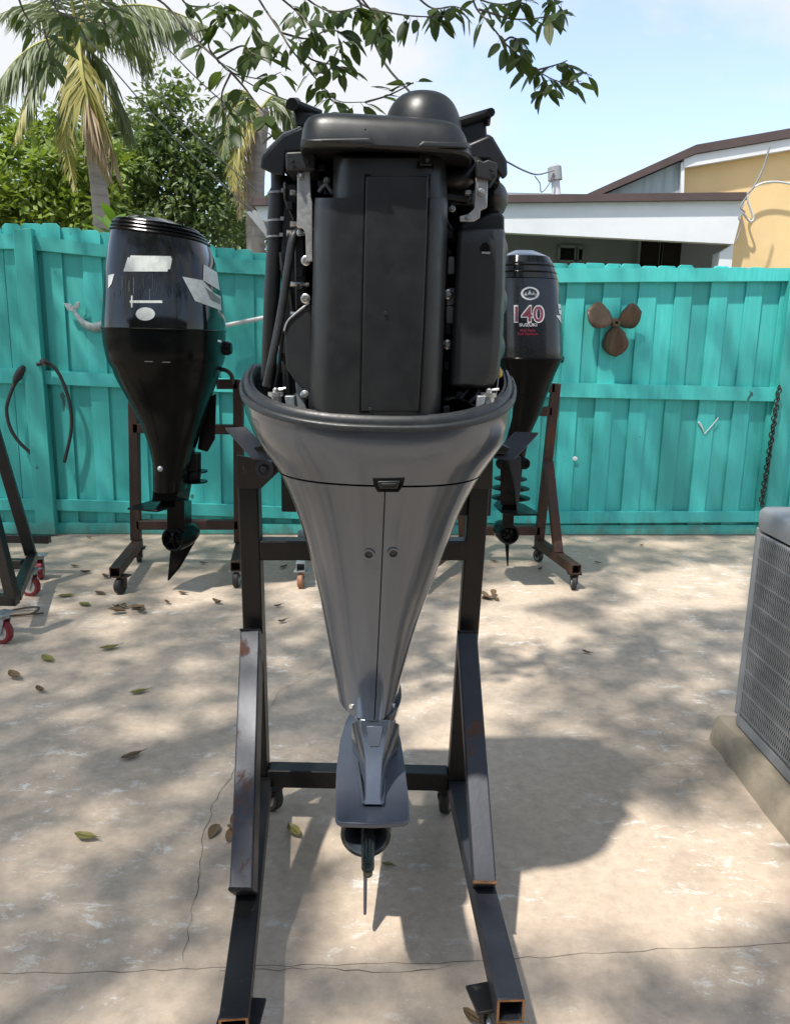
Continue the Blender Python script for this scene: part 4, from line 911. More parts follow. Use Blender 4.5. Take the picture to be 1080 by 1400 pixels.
# small fittings that fill the gaps round the covers
rf = random.Random(21)
for (x0, y0, x1, y1, D_, r_) in ((610, 300, 616, 520, 1.665, .0045), (604, 290, 622, 330, 1.66, .004), (606, 440, 620, 545, 1.67, .005), (384, 345, 402, 450, 1.675, .004), (412, 330, 408, 520, 1.655, .0035), (390, 250, 402, 300, 1.668, .004), (606, 548, 646, 556, 1.64, .005), (382, 470, 398, 545, 1.66, .005)):
    m_ = ((x0 + x1) / 2 + rf.uniform(-5, 5), (y0 + y1) / 2 + rf.uniform(-10, 10))
    hs_ = spline([at(x0, y0, D_), at((x0 * 3 + m_[0]) / 4, (y0 + m_[1]) / 2, D_ - .01), at(*m_, D_), at(x1, y1, D_ + .01)], 6)
    MB().tube(hs_, r_, 8).build('wiring_loom', K['rubber'], MO)
    for t_ in (.3, .65):
        q = hs_[int(t_ * len(hs_))]; MB().lathe(q - V((0, 0, .002)), (0, 0, 1), [(0, r_ * 1.25), (.004, r_ * 1.25)], 8).build('cable_tie', K['plastic2'], MO)
for (x, y, w_, h_, D_, mm) in ((615, 318, 9, 14, 1.66, 'plastic2'), (614, 345, 7, 8, 1.655, 'plastic2'), (613, 450, 8, 16, 1.66, 'plastic2'), (611, 500, 8, 12, 1.66, 'rubber'), (411, 335, 9, 9, 1.64, 'rubber'), (409, 372, 10, 12, 1.628, 'plastic2'), (410, 392, 8, 7, 1.626, 'plastic2'), (411, 440, 9, 14, 1.625, 'rubber'), (396, 280, 9, 12, 1.665, 'plastic2'), (396, 345, 8, 16, 1.66, 'rubber'), (440, 250, 10, 9, 1.60, 'rubber'), (447, 262, 8, 8, 1.61, 'rubber'), (438, 228, 14, 10, 1.62, 'plastic2'), (628, 540, 10, 12, 1.63, 'plastic2'), (610, 560, 9, 10, 1.60, 'rubber'), (640, 262, 8, 6, 1.585, 'zinc')):
    poly([(x - w_ / 2, y - h_ / 2), (x + w_ / 2, y - h_ / 2), (x + w_ / 2, y + h_ / 2), (x - w_ / 2, y + h_ / 2)], D_, .02, 'connector', K[mm], bevel=.002)
for (x, y, D_) in ((410, 318, 1.60), (411, 240, 1.583), (658, 262, 1.573), (640, 298, 1.573), (584, 219, 1.50), (618, 285, 1.60), (447, 246, 1.60), (672, 232, 1.563), (400, 220, 1.568), (421, 220, 1.568)):
    bolt(MO, at(x, y, D_), .0042, m=K['zinc'] if D_ > 1.57 else K['plastic2'], washer=D_ > 1.57)
MB().tube(spline([at(436, 262, 1.60), at(445, 252, 1.595), at(455, 264, 1.60)], 5), .004, 8).build('link_rod', K['zinc'], MO)
# ---- top cover
tcm = MB(); rg = []
def tc_ring(y, xl, xr, D, ex=8.0, back=2.06):
    l_ = at(xl, y, 1.54); r_ = at(xr, y, 1.54); z = at((xl + xr) / 2, y, D).z; c = (l_.x + r_.x) / 2
    return superring(c, c - l_.x, r_.x - c, D, back, 1.76, z, 56, ex)
for (y, xl, xr, D) in ((203, 420, 636, 1.50), (203, 411, 645, 1.484), (198, 408, 648, 1.478), (190, 409, 645, 1.479), (182, 410, 643, 1.481), (173, 411, 641, 1.484), (166, 413, 638, 1.488), (161, 416, 634, 1.494), (158.5, 421, 629, 1.503), (157.3, 428, 622, 1.52), (157, 442, 606, 1.56)):
    rg.append([V((p.x, p.y, p.z - (p.x - XC(1.7)) * .035)) for p in tc_ring(y, xl, xr, D)])
tcm.loft(rg, True, True); TCV = tcm.build('top_cover', K['plastic'], MO, sharp=33); tcB = tcm.bvh()
for q in ([(417, 191.5), (508, 189.5), (514, 198), (412, 198.5)], [(578, 194), (636, 196), (640, 203), (569, 201.5)]):
    d_ = decal(tcB, q, 16, 4, .003)
    if d_.f: d_.build('cover_step', K['plastic2'], TCV, normals=False, solid=.003)
sheet(tcB, [(498.5, 156.5), (500.5, 156.5), (500.5, 176), (498.5, 176)], .0015, .004, 'cover_seam', K['plastic2'], TCV)
# dome over the flywheel with its skirt
dc = at(578, 182, 1.62); dr = (at(628, 182, 1.62).x - at(526, 182, 1.62).x) / 2; dh = at(578, 127, 1.62).z - dc.z + .012
MB().lathe((dc.x, 1.62, dc.z - .012), (0, 0, 1), [(-.01, dr * 1.06), (0, dr * 1.02)] + [(dh * math.sin(a), 1.06 * dr * math.cos(a) ** .62) for a in np.linspace(.08, 1.5, 12)], 40).build('flywheel_dome', K['plastic'], MO, sharp=60)
sk = []
for (y, xl, xr, D) in ((200, 520, 651, 1.50), (187, 523, 647, 1.505), (178, 528, 640, 1.53), (171, 535, 634, 1.56)):
    l_ = at(xl, y, 1.70); r_ = at(xr, y, 1.70); c = (l_.x + r_.x) / 2; sk.append(superring(c, c - l_.x, r_.x - c, D, 1.98, 1.73, at((xl + xr) / 2, y, D).z, 48, 2.4))
MB().loft(sk, False, True).build('dome_skirt', K['plastic'], MO, sharp=60)
# side wings and air scoops
def wing(pf, pb, D0, D1, name, m=K['plastic']):
    return MB().loft([[at(x, y, D0) for x, y in pf], [at(x, y, D1) for x, y in pb]], True, True).build(name, m, MO, bevel=.005, segs=3)
wing([(355, 229), (357, 214), (386, 184), (415, 172), (425, 202), (412, 207), (392, 208), (389, 240), (376, 239)], [(360, 215), (362, 205), (388, 180), (418, 170), (428, 195), (414, 200), (394, 201), (391, 225), (378, 225)], 1.66, 1.95, 'cover_wing')
wing([(694, 240), (693, 219), (674, 187), (668, 184), (640, 196), (636, 212), (652, 217), (668, 218), (684, 240), (686, 246)], [(690, 228), (688, 212), (670, 184), (664, 182), (638, 192), (634, 205), (650, 208), (666, 209), (681, 228), (683, 233)], 1.64, 1.95, 'cover_wing')
wing([(404, 172), (400, 150), (405, 146), (440, 158), (440, 175)], [(408, 168), (404, 150), (409, 147), (440, 157), (440, 170)], 1.70, 1.86, 'air_scoop')
MB().tube([at(401, 141, 1.69), at(438, 156, 1.72)], .009, 10).build('scoop_lip', K['plastic'], MO)
MB().tube([at(399, 142, 1.67), at(405, 141, 1.82)], .012, 10).build('scoop_lip', K['plastic'], MO)
wing([(630, 200), (626, 168), (664, 158), (666, 188), (650, 200)], [(630, 195), (628, 168), (660, 159), (662, 186), (648, 195)], 1.68, 1.84, 'air_scoop')
MB().tube([at(626, 166, 1.67), at(669, 153, 1.67)], .0075, 10).build('scoop_lip', K['plastic'], MO)
MB().tube([at(671, 153, 1.66), at(667, 156, 1.80)], .0085, 10).build('scoop_lip', K['plastic'], MO)
MB().tube([at(667, 160, 1.67), at(666, 170, 1.68)], .006, 8).build('scoop_lip', K['plastic'], MO)
poly([(385, 186), (422, 172), (426, 208), (424, 234), (388, 236)], 1.685, .30, 'cover_shoulder', K['plastic'], bevel=.006)
poly([(636, 194), (672, 188), (689, 222), (687, 240), (648, 238)], 1.665, .28, 'cover_shoulder', K['plastic'], bevel=.006)
poly([(674, 240), (684, 246), (684, 252), (672, 250)], 1.66, .1, 'cover_rib', K['plastic'], bevel=.003)

# ================================================================== engine stands
def engine_stand(label, mats, w, ut, ur, rear, front, front_brace, cross, casters, ztop=None, wheel=None, group='wheeled engine stands', name='engine_stand'):
    """ut: tops of the two uprights, ur: their feet, front: ends of the base tubes, front_brace: (upper, lower) per side, cross: list of pairs"""
    ctr = (V(ur[0]) + V(ur[1])) / 2; s = thing(name, (ctr.x, ctr.y, 0), label, 'engine stand', group)
    for i in (0, 1):
        MB().bar(ut[i], ur[i], w, w, (0, 1, 0)).build('upright', mats[0], s, bevel=.004)
        f = V(front[i]); r_ = V(rear[i]); MB().hollow(r_, f, w, .005).build('base_tube', mats[2 + i] if len(mats) > 3 else mats[0], s, bevel=.0025)
        d = (f - r_).normalized(); sd = d.cross(V((0, 0, 1))).normalized()
        rg_ = MB(); k = w - .0005; p = f + d * .0012
        def rr(kk): return [p + sd * (a * kk / 2) + V((0, 0, 1)) * (b * kk / 2) for a, b in ((-1, -1), (1, -1), (1, 1), (-1, 1))]
        rg_.loft([rr(k), rr(k - .010)]).build('tube_end', mats[-1], s)
        if front_brace:
            MB().bar(front_brace[i][0], front_brace[i][1], w * .97, w * .97, (0, 1, 0)).build('brace', mats[1], s, bevel=.004)
            for e_, q_ in ((0, 1), (1, 0)):     # lumpy weld beads at both ends
                a_ = V(front_brace[i][e_]); d_ = (V(front_brace[i][q_]) - a_).normalized(); a_ = a_ + d_ * .004; f_ = (V((0, -1, 0)) - d_ * V((0, -1, 0)).dot(d_)).normalized()
                pts_ = [a_ + f_ * (w * .49) + V((k_ * w * .05, 0, 0)) for k_ in range(-10, 11)]
                MB().tube(pts_, [.0034 + .0012 * (k_ % 2) for k_ in range(21)], 6).build('weld', mats[-1] if (e_ and i) else mats[0], s)
    for (a, b) in cross: MB().bar(a, b, w, w).build('crossbar', mats[0], s, bevel=.004)
    for c in casters: caster(s, *c)
    return s
W = .057; DU = 2.19
zb = .135                                                     # centre of the base tubes
uL0 = at(340, 628, DU); uR0 = at(657, 628, DU); uL1 = V((atz(350, 1072, .16).x, DU, zb + W / 2)); uR1 = V((atz(625, 1065, .16).x, DU, zb + W / 2))
fL = atz(319, 1392, zb + .03) - V((0, 0, .03)); fR = atz(699, 1366, zb + .03) - V((0, 0, .03))
rL = V((uL1.x + .004, DU + .05, zb)); rR = V((uR1.x - .002, DU + .05, zb))
bL = (at(345, 866, DU - W), atz(333, 1222, zb + .045)); bR = (at(638, 868, DU - W), atz(662, 1212, zb + .045))
cy = DU + .04
MS = engine_stand('dark steel engine stand with long feet under the grey motor', [K['steel'], K['mill'], K['steel'], K['mill2'], K['tubeend']], W,
    (uL0, uR0), (uL1, uR1), (rL, rR), (fL, fR), (bL, bR),
    [(at(357, 750, DU), at(642, 750, DU)), (V((uL1.x + W / 2, DU, zb + .022)), V((uR1.x - W / 2, DU, zb + .022)))],
    [(V((uL1.x + .034, DU + .05, 0)), zb - W / 2, .052, .03, .9), (V((uR1.x - .028, DU + .05, 0)), zb - W / 2, .052, .03, -.3), (fL + V((0, .075, -zb)), zb - W / 2, .052, .03, 3.1), (fR + V((-.030, .07, -zb)), zb - W / 2, .052, .03, 3.4)])
# the right brace is darker steel than the left
for o in MS.children:
    if o.name.startswith('brace') and o.location.x > 0: o.data.materials[0] = K['mill2']
# mounting ears welded on top of the uprights
MB().prism([at(307, 584, 2.12), at(336, 583, 2.10), at(378, 626, 2.02), at(343, 624, 2.04)], (.004, -.002, -.008)).build('mounting_ear', K['mill2'], MS, bevel=.001)
MB().prism([at(737, 591, 2.10), at(704, 590, 2.12), at(672, 622, 2.02), at(704, 626, 2.02)], (-.004, -.002, -.008)).build('mounting_ear', K['mill2'], MS, bevel=.001)
MB().prism([at(694, 625, 2.08), at(712, 624, 2.08), at(712, 668, 2.08), at(707, 700, 2.08), at(704, 668, 2.08)], (0, .008, 0)).build('gusset', K['mill2'], MS, bevel=.001)
MB().prism([at(323, 622, 2.14), at(378, 632, 2.13), at(384, 642, 2.13), at(357, 668, 2.14), at(324, 668, 2.15)], (0, .008, 0)).build('gusset', K['steel'], MS, bevel=.001)
MB().prism([at(674, 626, 2.14), at(620, 636, 2.13), at(614, 648, 2.13), at(642, 668, 2.14), at(673, 668, 2.15)], (0, .008, 0)).build('gusset', K['steel'], MS, bevel=.001)
b0 = at(362, 641, 2.125); disc(MB(), b0, (0, -1, 0), .026, .008, 24, .015).build('clamp_washer', K['mill2'], MS); bolt(MS, b0 + V((0, -.002, 0)), .011, m=K['mill2'])
for pts in ([(345, 612), (366, 606), (381, 609), (380, 618), (352, 619)], [(698, 613), (684, 607), (668, 610), (668, 620), (692, 621)]):
    MB().prism([at(x, y, 2.0) for x, y in pts], (0, .05, 0)).build('hook', K['steel'], MS, bevel=.003)
board = MB().box((XC(1.0), 2.20, 1.06), (uR0.x - uL0.x - W, .04, .16)).build('transom_board', K['steel'], MS, bevel=.003)
# ================================================================== motors by the fence
def px_motor(name, label, D, SLp, SRp, bands, depth, tiltx=0.0):
    """body lofted between two outlines of the photograph; bands: (y0, y1, part name, material, shrink)"""
    t = thing(name, (at((SLp[0][1] + SRp[0][1]) / 2, 700, D).x, D, .1), label, 'outboard motor', 'outboard motors by the fence')
    out = MB(); parts = {}
    def ring(y, sh=0.0, dz=0.0):
        xl = at(interp(y, [a for a, b in SLp], [b for a, b in SLp]), y, D); xr = at(interp(y, [a for a, b in SRp], [b for a, b in SRp]), y, D)
        c = (xl + xr) / 2; hw = (xr.x - xl.x) / 2 * .955 - sh; dp = interp(y, [a for a, b in depth], [b for a, b in depth]); ex = 2.7 if y < 500 else 2.35
        sl = (xr.z - xl.z) / max(1e-6, xr.x - xl.x)
        pts = superring(c.x, hw, hw, D - hw * dp, D + hw * dp * 1.15, D, c.z + dz, 48, ex)
        k_ = tiltx * max(0, min(1, (452 - y) / 110)); return [V((p.x, p.y, p.z - (p.x - c.x) * k_)) for p in pts]
    for (y0, y1, pn, m, prof) in bands:
        k = max(3, int(abs(y1 - y0) / 8)); ys = np.linspace(y0, y1, k); mb = MB()
        rr_ = [ring(ys[0], .012)] if prof != 'cap' else [ring(ys[0], .10), ring(ys[0], .05)]
        for q, y in enumerate(ys):
            if prof == 'cap': rr_ += [ring(y, max(0, .030 * (1 - q / (k * .35))))]
            else: rr_.append(ring(y))
        rr_.append(ring(ys[-1], .012)); mb.loft(rr_, True, True); parts[pn] = mb.build(pn, m, t, sharp=30); out.add(mb.v, mb.f)
    return t, out.bvh(), parts, ring
D1 = 4.45
SL1 = [(300, 172), (304, 163), (310, 159), (330, 155), (376, 149), (444, 145), (452, 145), (470, 147), (488, 151), (516, 161), (544, 176), (576, 194), (608, 206), (632, 211), (690, 212)]
SR1 = [(300, 252), (304, 268), (312, 276), (324, 284), (348, 293), (400, 303), (444, 307), (456, 307), (488, 306), (520, 297), (552, 285), (592, 273), (620, 264), (652, 256), (690, 252)]
m1, B1, P1, R1 = px_motor('outboard_motor', 'glossy black outboard motor with scraped white sticker patches, by the fence', D1, SL1, SR1,
   [(300, 322, 'cowl_cap', K['gloss'], 'cap'), (323, 450, 'cowl', K['gloss'], ''), (451.5, 575, 'lower_cowl', K['satin'], ''), (575, 668, 'leg', K['satin'], '')], [(300, 1.0), (450, 1.05), (560, 1.1), (640, 1.6), (690, 1.8)], .11)
for y in (309, 314, 319, 324):
    r_ = R1(y, -.002 if y > 312 else .010); MB().tube(r_ + [r_[0]], .0065, 6, False).build('cowl_rib', K['satin'], P1['cowl_cap'])
r_ = R1(450.7, -.001); MB().tube(r_ + [r_[0]], .0045, 6, False).build('cowl_seam', K['satin'], P1['cowl'])
def dec(bvh, quad, m, parent, name='sticker', nu=10, nv=8, shape=None, off=.003):
    mb = decal(bvh, quad, nu, nv, off, shape)
    if mb.f: return mb.build(name, m, parent, normals=False)
c1 = P1['cowl']
dec(B1, [(176, 349), (236, 350), (232, 371), (169, 371)], K['sticker'], c1, shape=lambda u, v: not ((v < .12 and (u < .04 or u > .975)) or (v > .85 and u > .95)), nu=64, nv=32)
dec(B1, [(186, 420), (212, 420), (212, 438), (186, 438)], K['sticker'], c1, shape=lambda u, v: (u - .5) ** 2 + (v - .5) ** 2 < .25, nu=56, nv=40)
dec(B1, [(178, 410.5), (222, 410.5), (222, 414), (178, 414)], K['sticker'], c1, shape=lambda u, v: True)
dec(B1, [(179.5, 404), (181.5, 404), (181.5, 420), (179.5, 420)], K['sticker'], c1, 'scratch')
dec(B1, [(278, 361), (296, 372), (300, 397), (277, 383)], K['sticker'], c1)
dec(B1, [(249, 378), (277, 383), (301, 412), (302, 425)], K['sticker'], c1, shape=lambda u, v: True)
dec(B1, [(249, 378), (301, 405), (301, 424), (266, 411)], K['sticker'], c1, shape=lambda u, v: True, off=.0035)
dec(B1, [(279, 392), (300, 408), (300, 416), (288, 410)], K['sticker2'], c1, shape=lambda u, v: True, off=.0045)
dec(B1, [(148.5, 376), (157, 374), (153, 388), (148.5, 394)], K['sticker'], c1)
rs = random.Random(5)
for k in range(34):
    x = rs.uniform(172, 224) if k < 26 else rs.uniform(154, 170); y = rs.uniform(373, 402); h = rs.uniform(5, 22); w = rs.uniform(.15, .55)
    dec(B1, [(x, y), (x + w, y), (x + w, y + h), (x, y + h)], K['scuff'] if k % 7 else K['sticker2'], c1, 'scratch', 1, 4)
dec(B1, [(198, 493), (209, 493), (209, 494.5), (198, 494.5)], K['sticker2'], P1['lower_cowl'], 'scratch', 3, 1); dec(B1, [(222, 494), (233, 494), (233, 495.5), (222, 495.5)], K['sticker2'], P1['lower_cowl'], 'scratch', 3, 1)
dec(B1, [(297, 464), (302, 465), (302, 468), (297, 467)], K['dwhite'], P1['lower_cowl'], 'badge', 3, 2)
def lower_unit(t, D, neck, plate, leg, torp, tr, skeg, m, yaw):
    """gearcase of a background motor; pixel outlines with a yaw for the torpedo"""
    MB().loft([[at(x, y, D + d) for x, y, d in q] for q in neck], True, True).build('leg_neck', m, t, sharp=40)
    MB().prism([atz(x, y, at(*plate[0], D).z) if False else at(x, y, D) for x, y in plate], (0, 0, -.012)) if False else None
    z = at(plate[0], plate[1], D).z; R = Matrix.Rotation(yaw, 3, 'Z'); c = V((at(plate[0], plate[1], D).x, D, z)); L_, Wd = plate[2], plate[3]
    MB().prism([c + R @ V(p) for p in ((-Wd * .9, -L_ * .5, 0), (-Wd, -L_ * .3, 0), (-Wd * .9, L_ * .2, 0), (-Wd * .4, L_ * .5, 0), (Wd * .4, L_ * .5, 0), (Wd * .9, L_ * .2, 0), (Wd, -L_ * .3, 0), (Wd * .9, -L_ * .5, 0))], (0, 0, -.011)).build('anti_ventilation_plate', m, t, bevel=.003)
    MB().loft([[at(x, y, D + d) for x, y, d in q] for q in leg], True, True).build('strut', m, t, sharp=40)
    p = at(torp[0], torp[1], D - .05); ax = R @ V((0, 1, 0)); k = tr * D / FPX
    MB().lathe(p, ax, [(.06, k * .55), (0, k * .78), (-.004, k * .9), (0, k), (.06, k * 1.05), (.14, k), (.22, k * .7), (.27, k * .25), (.28, .002)], 24).build('gearcase', m, t)
    MB().lathe(p + ax * .02, ax, [(0, k * .7), (-.012, k * .25), (-.03, k * .22), (-.032, .001)], 16).build('hub', K['satin'], t)
    for q in range(5):
        a = q * 2 * math.pi / 5; sd = R @ V((math.cos(a), 0, math.sin(a)))
        MB().bar(p + ax * .004 + sd * k * .2, p + ax * .004 + sd * k * .76, .006, .012, ax).build('hub_spoke', m, t)
    MB().loft([[V(at(x, y, D)) + R @ V((s_ * .005, d, 0)) for x, y, d in skeg] for s_ in (-1, 1)], True, True).build('skeg', m, t, bevel=.001)
lower_unit(m1, D1, [[(211, 640, -.08), (252, 640, -.08), (262, 640, .1), (222, 640, .12)], [(209, 672, -.10), (246, 665, -.08), (262, 662, .12), (225, 668, .12)], [(208, 686, -.12), (240, 684, -.08), (258, 684, .14), (228, 686, .12)]],
   (222, 687, .40, .105), [[(228, 686, -.06), (252, 684, -.06), (262, 684, .16), (240, 684, .16)], [(229, 728, -.05), (252, 728, -.05), (262, 724, .16), (242, 724, .16)]], (236, 738), 17.5, [(234, 752, 0), (243, 752, .05), (246, 750, .16), (239, 778, .06), (230, 794, 0)], K['satin'], RAD(-16))
p, nn = surf(B1, 218, 640, .001)
MB().ell(at(219, 641, D1 - .155), .016, .012, .016).build('glint_knob', K['zinc'], m1)  # pale knob added to imitate a highlight on the leg; no boss here
# steering bracket showing on the right of the leg
MB().loft([[at(x, y, D1 + .10) for x, y in ((281, 545), (296, 538), (294, 600), (284, 618), (270, 614))], [at(x, y, D1 + .3) for x, y in ((281, 545), (296, 538), (294, 600), (284, 612), (270, 608))]], True, True).build('clamp_bracket', K['satin'], m1, bevel=.006)
MB().tube(spline([at(288, 508, D1 + .15), at(305, 505, D1 + .1), at(316, 512, D1 + .1), at(318, 524, D1 + .12)], 5), .012, 8).build('rigging_hose', K['tyre'], m1)
MB().lathe(at(312, 476, D1 + .12), (1, 0, 0), [(-.06, .04), (.0, .04), (.02, .03)], 14).build('rigging_boss', K['satin'], m1)
for k, (y0, y1) in enumerate(((618, 644), (646, 660))): MB().lathe(at(262, y1, D1 + .1), (0, 0, 1), [(0, .055 - .006 * k), ((y1 - y0) * D1 / FPX, .058)], 20).build('mount_rubber', K['satin'], m1)
for (y, w) in ((645, 12), (659, 10)): MB().lathe(at(266, y, D1 + .1), (0, 0, 1), [(0, .075), (.008, .075)], 24).build('mount_plate', K['satin'], m1)
MB().prism([at(x, y, D1 + .33) for x, y in ((270, 540), (330, 540), (330, 600), (270, 600))], (0, .05, 0)).build('stern_clamp', K['satin'], m1) if False else None

D2 = 4.75
SL2 = [(343, 694), (347, 684), (352, 680), (361, 677), (385, 674), (431, 671), (487, 670), (498, 674), (528, 681), (565, 686), (595, 689), (628, 690), (650, 690)]
SR2 = [(343, 738), (347, 747), (352, 751), (361, 756), (385, 763), (431, 767), (487, 769), (498, 764), (528, 752), (565, 738), (595, 724), (628, 717), (650, 714)]
m2, B2, P2, R2 = px_motor('outboard_motor', 'charcoal outboard motor marked 140 in red and white beside the propeller', D2, SL2, SR2,
   [(343.5, 362, 'cowl_cap', K['gloss'], 'cap'), (362, 383, 'cap_band', K['gloss'], ''), (384, 489, 'cowl', K['charcoal'], ''), (490, 555, 'lower_cowl', K['satin'], ''), (555, 640, 'leg', K['satin'], '')], [(343, 1.2), (450, 1.25), (560, 1.3), (650, 1.6)])
for y in (354, 366, 375):
    r_ = R2(y, .002 if y > 360 else .012); MB().tube(r_ + [r_[0]], .006, 6, False).build('cowl_rib', K['satin'], P2['cowl_cap'])
r_ = R2(489.5, -.002); MB().tube(r_ + [r_[0]], .007, 6, False).build('cowl_seam', K['satin'], P2['cowl'])
bk = at(768, 491, D2 - .05); MB().lathe(bk, (1, 0, 0), [(-.04, .022), (.005, .022), (.012, .012)], 14).build('rigging_boss', K['satin'], m2)
c2 = P2['cowl']
def ering(u, v): q = ((u - .5) / .5) ** 2 + ((v - .5) / .5) ** 2; return .58 < q < 1.0
dec(B2, [(712, 392), (737, 392), (737, 410), (712, 410)], K['dwhite'], c2, 'emblem', 40, 28, ering)
rs = random.Random(9)
for (x, y, w, h) in ((716.5, 399.5, 4, 4.6), (721.5, 397, 5, 6), (727, 398.5, 4.4, 5), (731.3, 400.5, 2.4, 4)):
    dec(B2, [(x + .8, y), (x + w - .8, y), (x + w, y + h), (x, y + h)], K['sticker'], c2, 'emblem_figure', 8, 8, lambda u, v: (v < .4 and abs(u - .5) < .26) or (v > .35 and abs(u - .5) < .5) and not (v > .72 and abs(u - .5) < .16))
dec(B2, [(720, 406), (731, 406), (730, 407.3), (721, 407.3)], K['sticker2'], c2, 'emblem_line', 6, 1)
def text_on(bvh, s, px0, py0, px1, py1, m, parent, name='lettering', off=.003, grow=0.0, slant=0.0):
    """flat lettering laid on a curved surface, filling the pixel box"""
    cu = bpy.data.curves.new('t', 'FONT'); cu.body = s; cu.resolution_u = 4; cu.offset = grow; cu.shear = slant
    ob = bpy.data.objects.new('t', cu); C.objects.link(ob); dg = bpy.context.evaluated_depsgraph_get(); dg.update()
    me = bpy.data.meshes.new_from_object(ob.evaluated_get(dg)); bpy.data.objects.remove(ob)
    vs = [v.co.copy() for v in me.vertices]; fs = [tuple(p.vertices) for p in me.polygons]; bpy.data.meshes.remove(me)
    x0 = min(v.x for v in vs); x1 = max(v.x for v in vs); y0 = min(v.y for v in vs); y1 = max(v.y for v in vs)
    mb = MB(); ok = True
    for v in vs:
        p, n_ = surf(bvh, lerp(px0, px1, (v.x - x0) / (x1 - x0)), lerp(py1, py0, (v.y - y0) / (y1 - y0)), off)
        if p is None: ok = False; p = V((0, 0, 0))
        mb.v.append(p)
    mb.f = fs
    if ok: return mb.build(name, m, parent, normals=False)
text_on(B2, '140', 702.6, 416.6, 744.2, 441.4, K['dwhite'], c2, off=.0028, grow=.045)
text_on(B2, '140', 704.4, 418.6, 742.6, 439.6, K['maroon'], c2, off=.0036, grow=.012)
text_on(B2, 'SUZUKI', 710, 441.8, 734, 446, K['dwhite'], c2, grow=.02)
text_on(B2, 'Multi Point', 711, 449.5, 731.5, 453.5, K['red'], c2, grow=.02)
text_on(B2, 'Fuel Injection', 708, 454.5, 735, 458.8, K['red'], c2, grow=.02)
for q in ([(762, 416), (767, 415), (767, 421), (763, 422)], [(763, 423), (767, 424), (766.5, 431), (763.5, 428)], [(759.5, 431), (766, 431), (766.5, 442), (764, 437)]):
    dec(B2, q, K['dwhite'], c2, 'side_lettering', 4, 4)
dec(B2, [(706, 538.5), (721, 539), (721, 542), (706, 541.5)], K['pit'], P2['lower_cowl'], 'slot', 4, 1)
lower_unit(m2, D2, [[(684, 625, -.10), (716, 625, -.10), (716, 625, .12), (690, 625, .12)], [(684, 690, -.10), (708, 690, -.10), (706, 690, .12), (688, 690, .12)]],
   (701, 693, .42, .11), [[(687, 690, -.08), (703, 690, -.08), (702, 690, .15), (688, 690, .15)], [(687, 722, -.06), (702, 722, -.06), (702, 722, .15), (688, 722, .15)]], (696, 731), 14.5, [(691, 740, 0), (698, 740, .05), (700, 738, .16), (697, 760, .06), (694, 774, 0)], K['satin'], RAD(8))
for y, w in ((655, .10), (668, .115), (681, .12)): MB().lathe(at(698, y, D2), (0, 0, 1), [(-.012, w * .6), (0, w), (.007, w), (.02, w * .55)], 24).build('mount_fin', K['satin'], m2)
for x in (685, 716): MB().lathe(at(x, 633, D2 - .10), (0, -1, 0), [(0, .034), (.03, .034), (.035, .02)], 16).build('mount_bolt', K['satin'], m2)

# ---- their stands
w = .060; z0 = .135
def gz(x, y, z): return atz(x, y, z)
D = 5.0
ut = (at(183, 536, D), at(326, 519, D)); ur = (V((at(186, 735, D).x, D, z0)), V((at(327, 735, D).x, D, z0)))
fr = (gz(157, 783, z0), gz(322, 775, z0)); re_ = (ur[0] + V((0, .04, 0)), ur[1] + V((0, .04, 0)))
engine_stand('brown painted engine stand holding the glossy black outboard motor', [K['brown2'], K['brown2'], K['brown2'], K['brown2'], K['brown']], w, ut, (ur[0] + V((0, 0, .03)), ur[1] + V((0, 0, .03))), re_, fr, None,
   [(at(297, 525, D), at(326, 525, D)), (at(183, 585, D), at(326, 587, D)), (at(188, 717, D), at(327, 717, D))],
   [(V((ur[0].x, D + .04, 0)), z0 - .03, .045, .03, .2), (V((ur[1].x, D + .04, 0)), z0 - .03, .045, .03, .1), (V((fr[0].x + .02, fr[0].y + .05, 0)), z0 - .03, .048, .035, 2.9, K['brown2'], K['tyre'], K['tyre']), (V((fr[1].x, fr[1].y + .05, 0)), z0 - .03, .048, .035, 3.1, K['zinc'], K['tyre'], K['zinc'])])
D = 5.25
ut = (at(622, 524, D), at(760, 524, D)); ur = (V((at(634, 722, D).x, D, z0)), V((at(738, 722, D).x, D, z0)))
fr = (gz(570, 785, z0), gz(788, 779, z0)); re_ = (ur[0] + V((0, .03, 0)), ur[1] + V((0, .03, 0)))
def onb(i, t, dz): q = re_[i].lerp(V(fr[i]), t); return q + V((0, 0, dz))
engine_stand('reddish brown engine stand with splayed feet under the 140 motor', [K['brown'], K['brown'], K['brown'], K['brown'], K['brown2']], w, ut, (ur[0] + V((0, 0, .03)), ur[1] + V((0, 0, .03))), re_, fr,
   [(at(634, 632, D - .06), onb(0, .55, .02)), (at(750, 632, D - .06), onb(1, .55, .02))],
   [(at(632, 562, D), at(754, 562, D)), (at(636, 725, D), at(738, 725, D)), (at(625, 530, D), at(758, 530, D))],
   [(V((ur[0].x, D + .03, 0)), z0 - .03, .045, .03, .2), (V((ur[1].x + .01, D + .0, 0)), z0 - .03, .045, .03, .4), (V((fr[0].x + .02, fr[0].y + .05, 0)), z0 - .03, .045, .03, 2.9), (V((fr[1].x, fr[1].y + .05, 0)), z0 - .03, .045, .03, 3.0)])
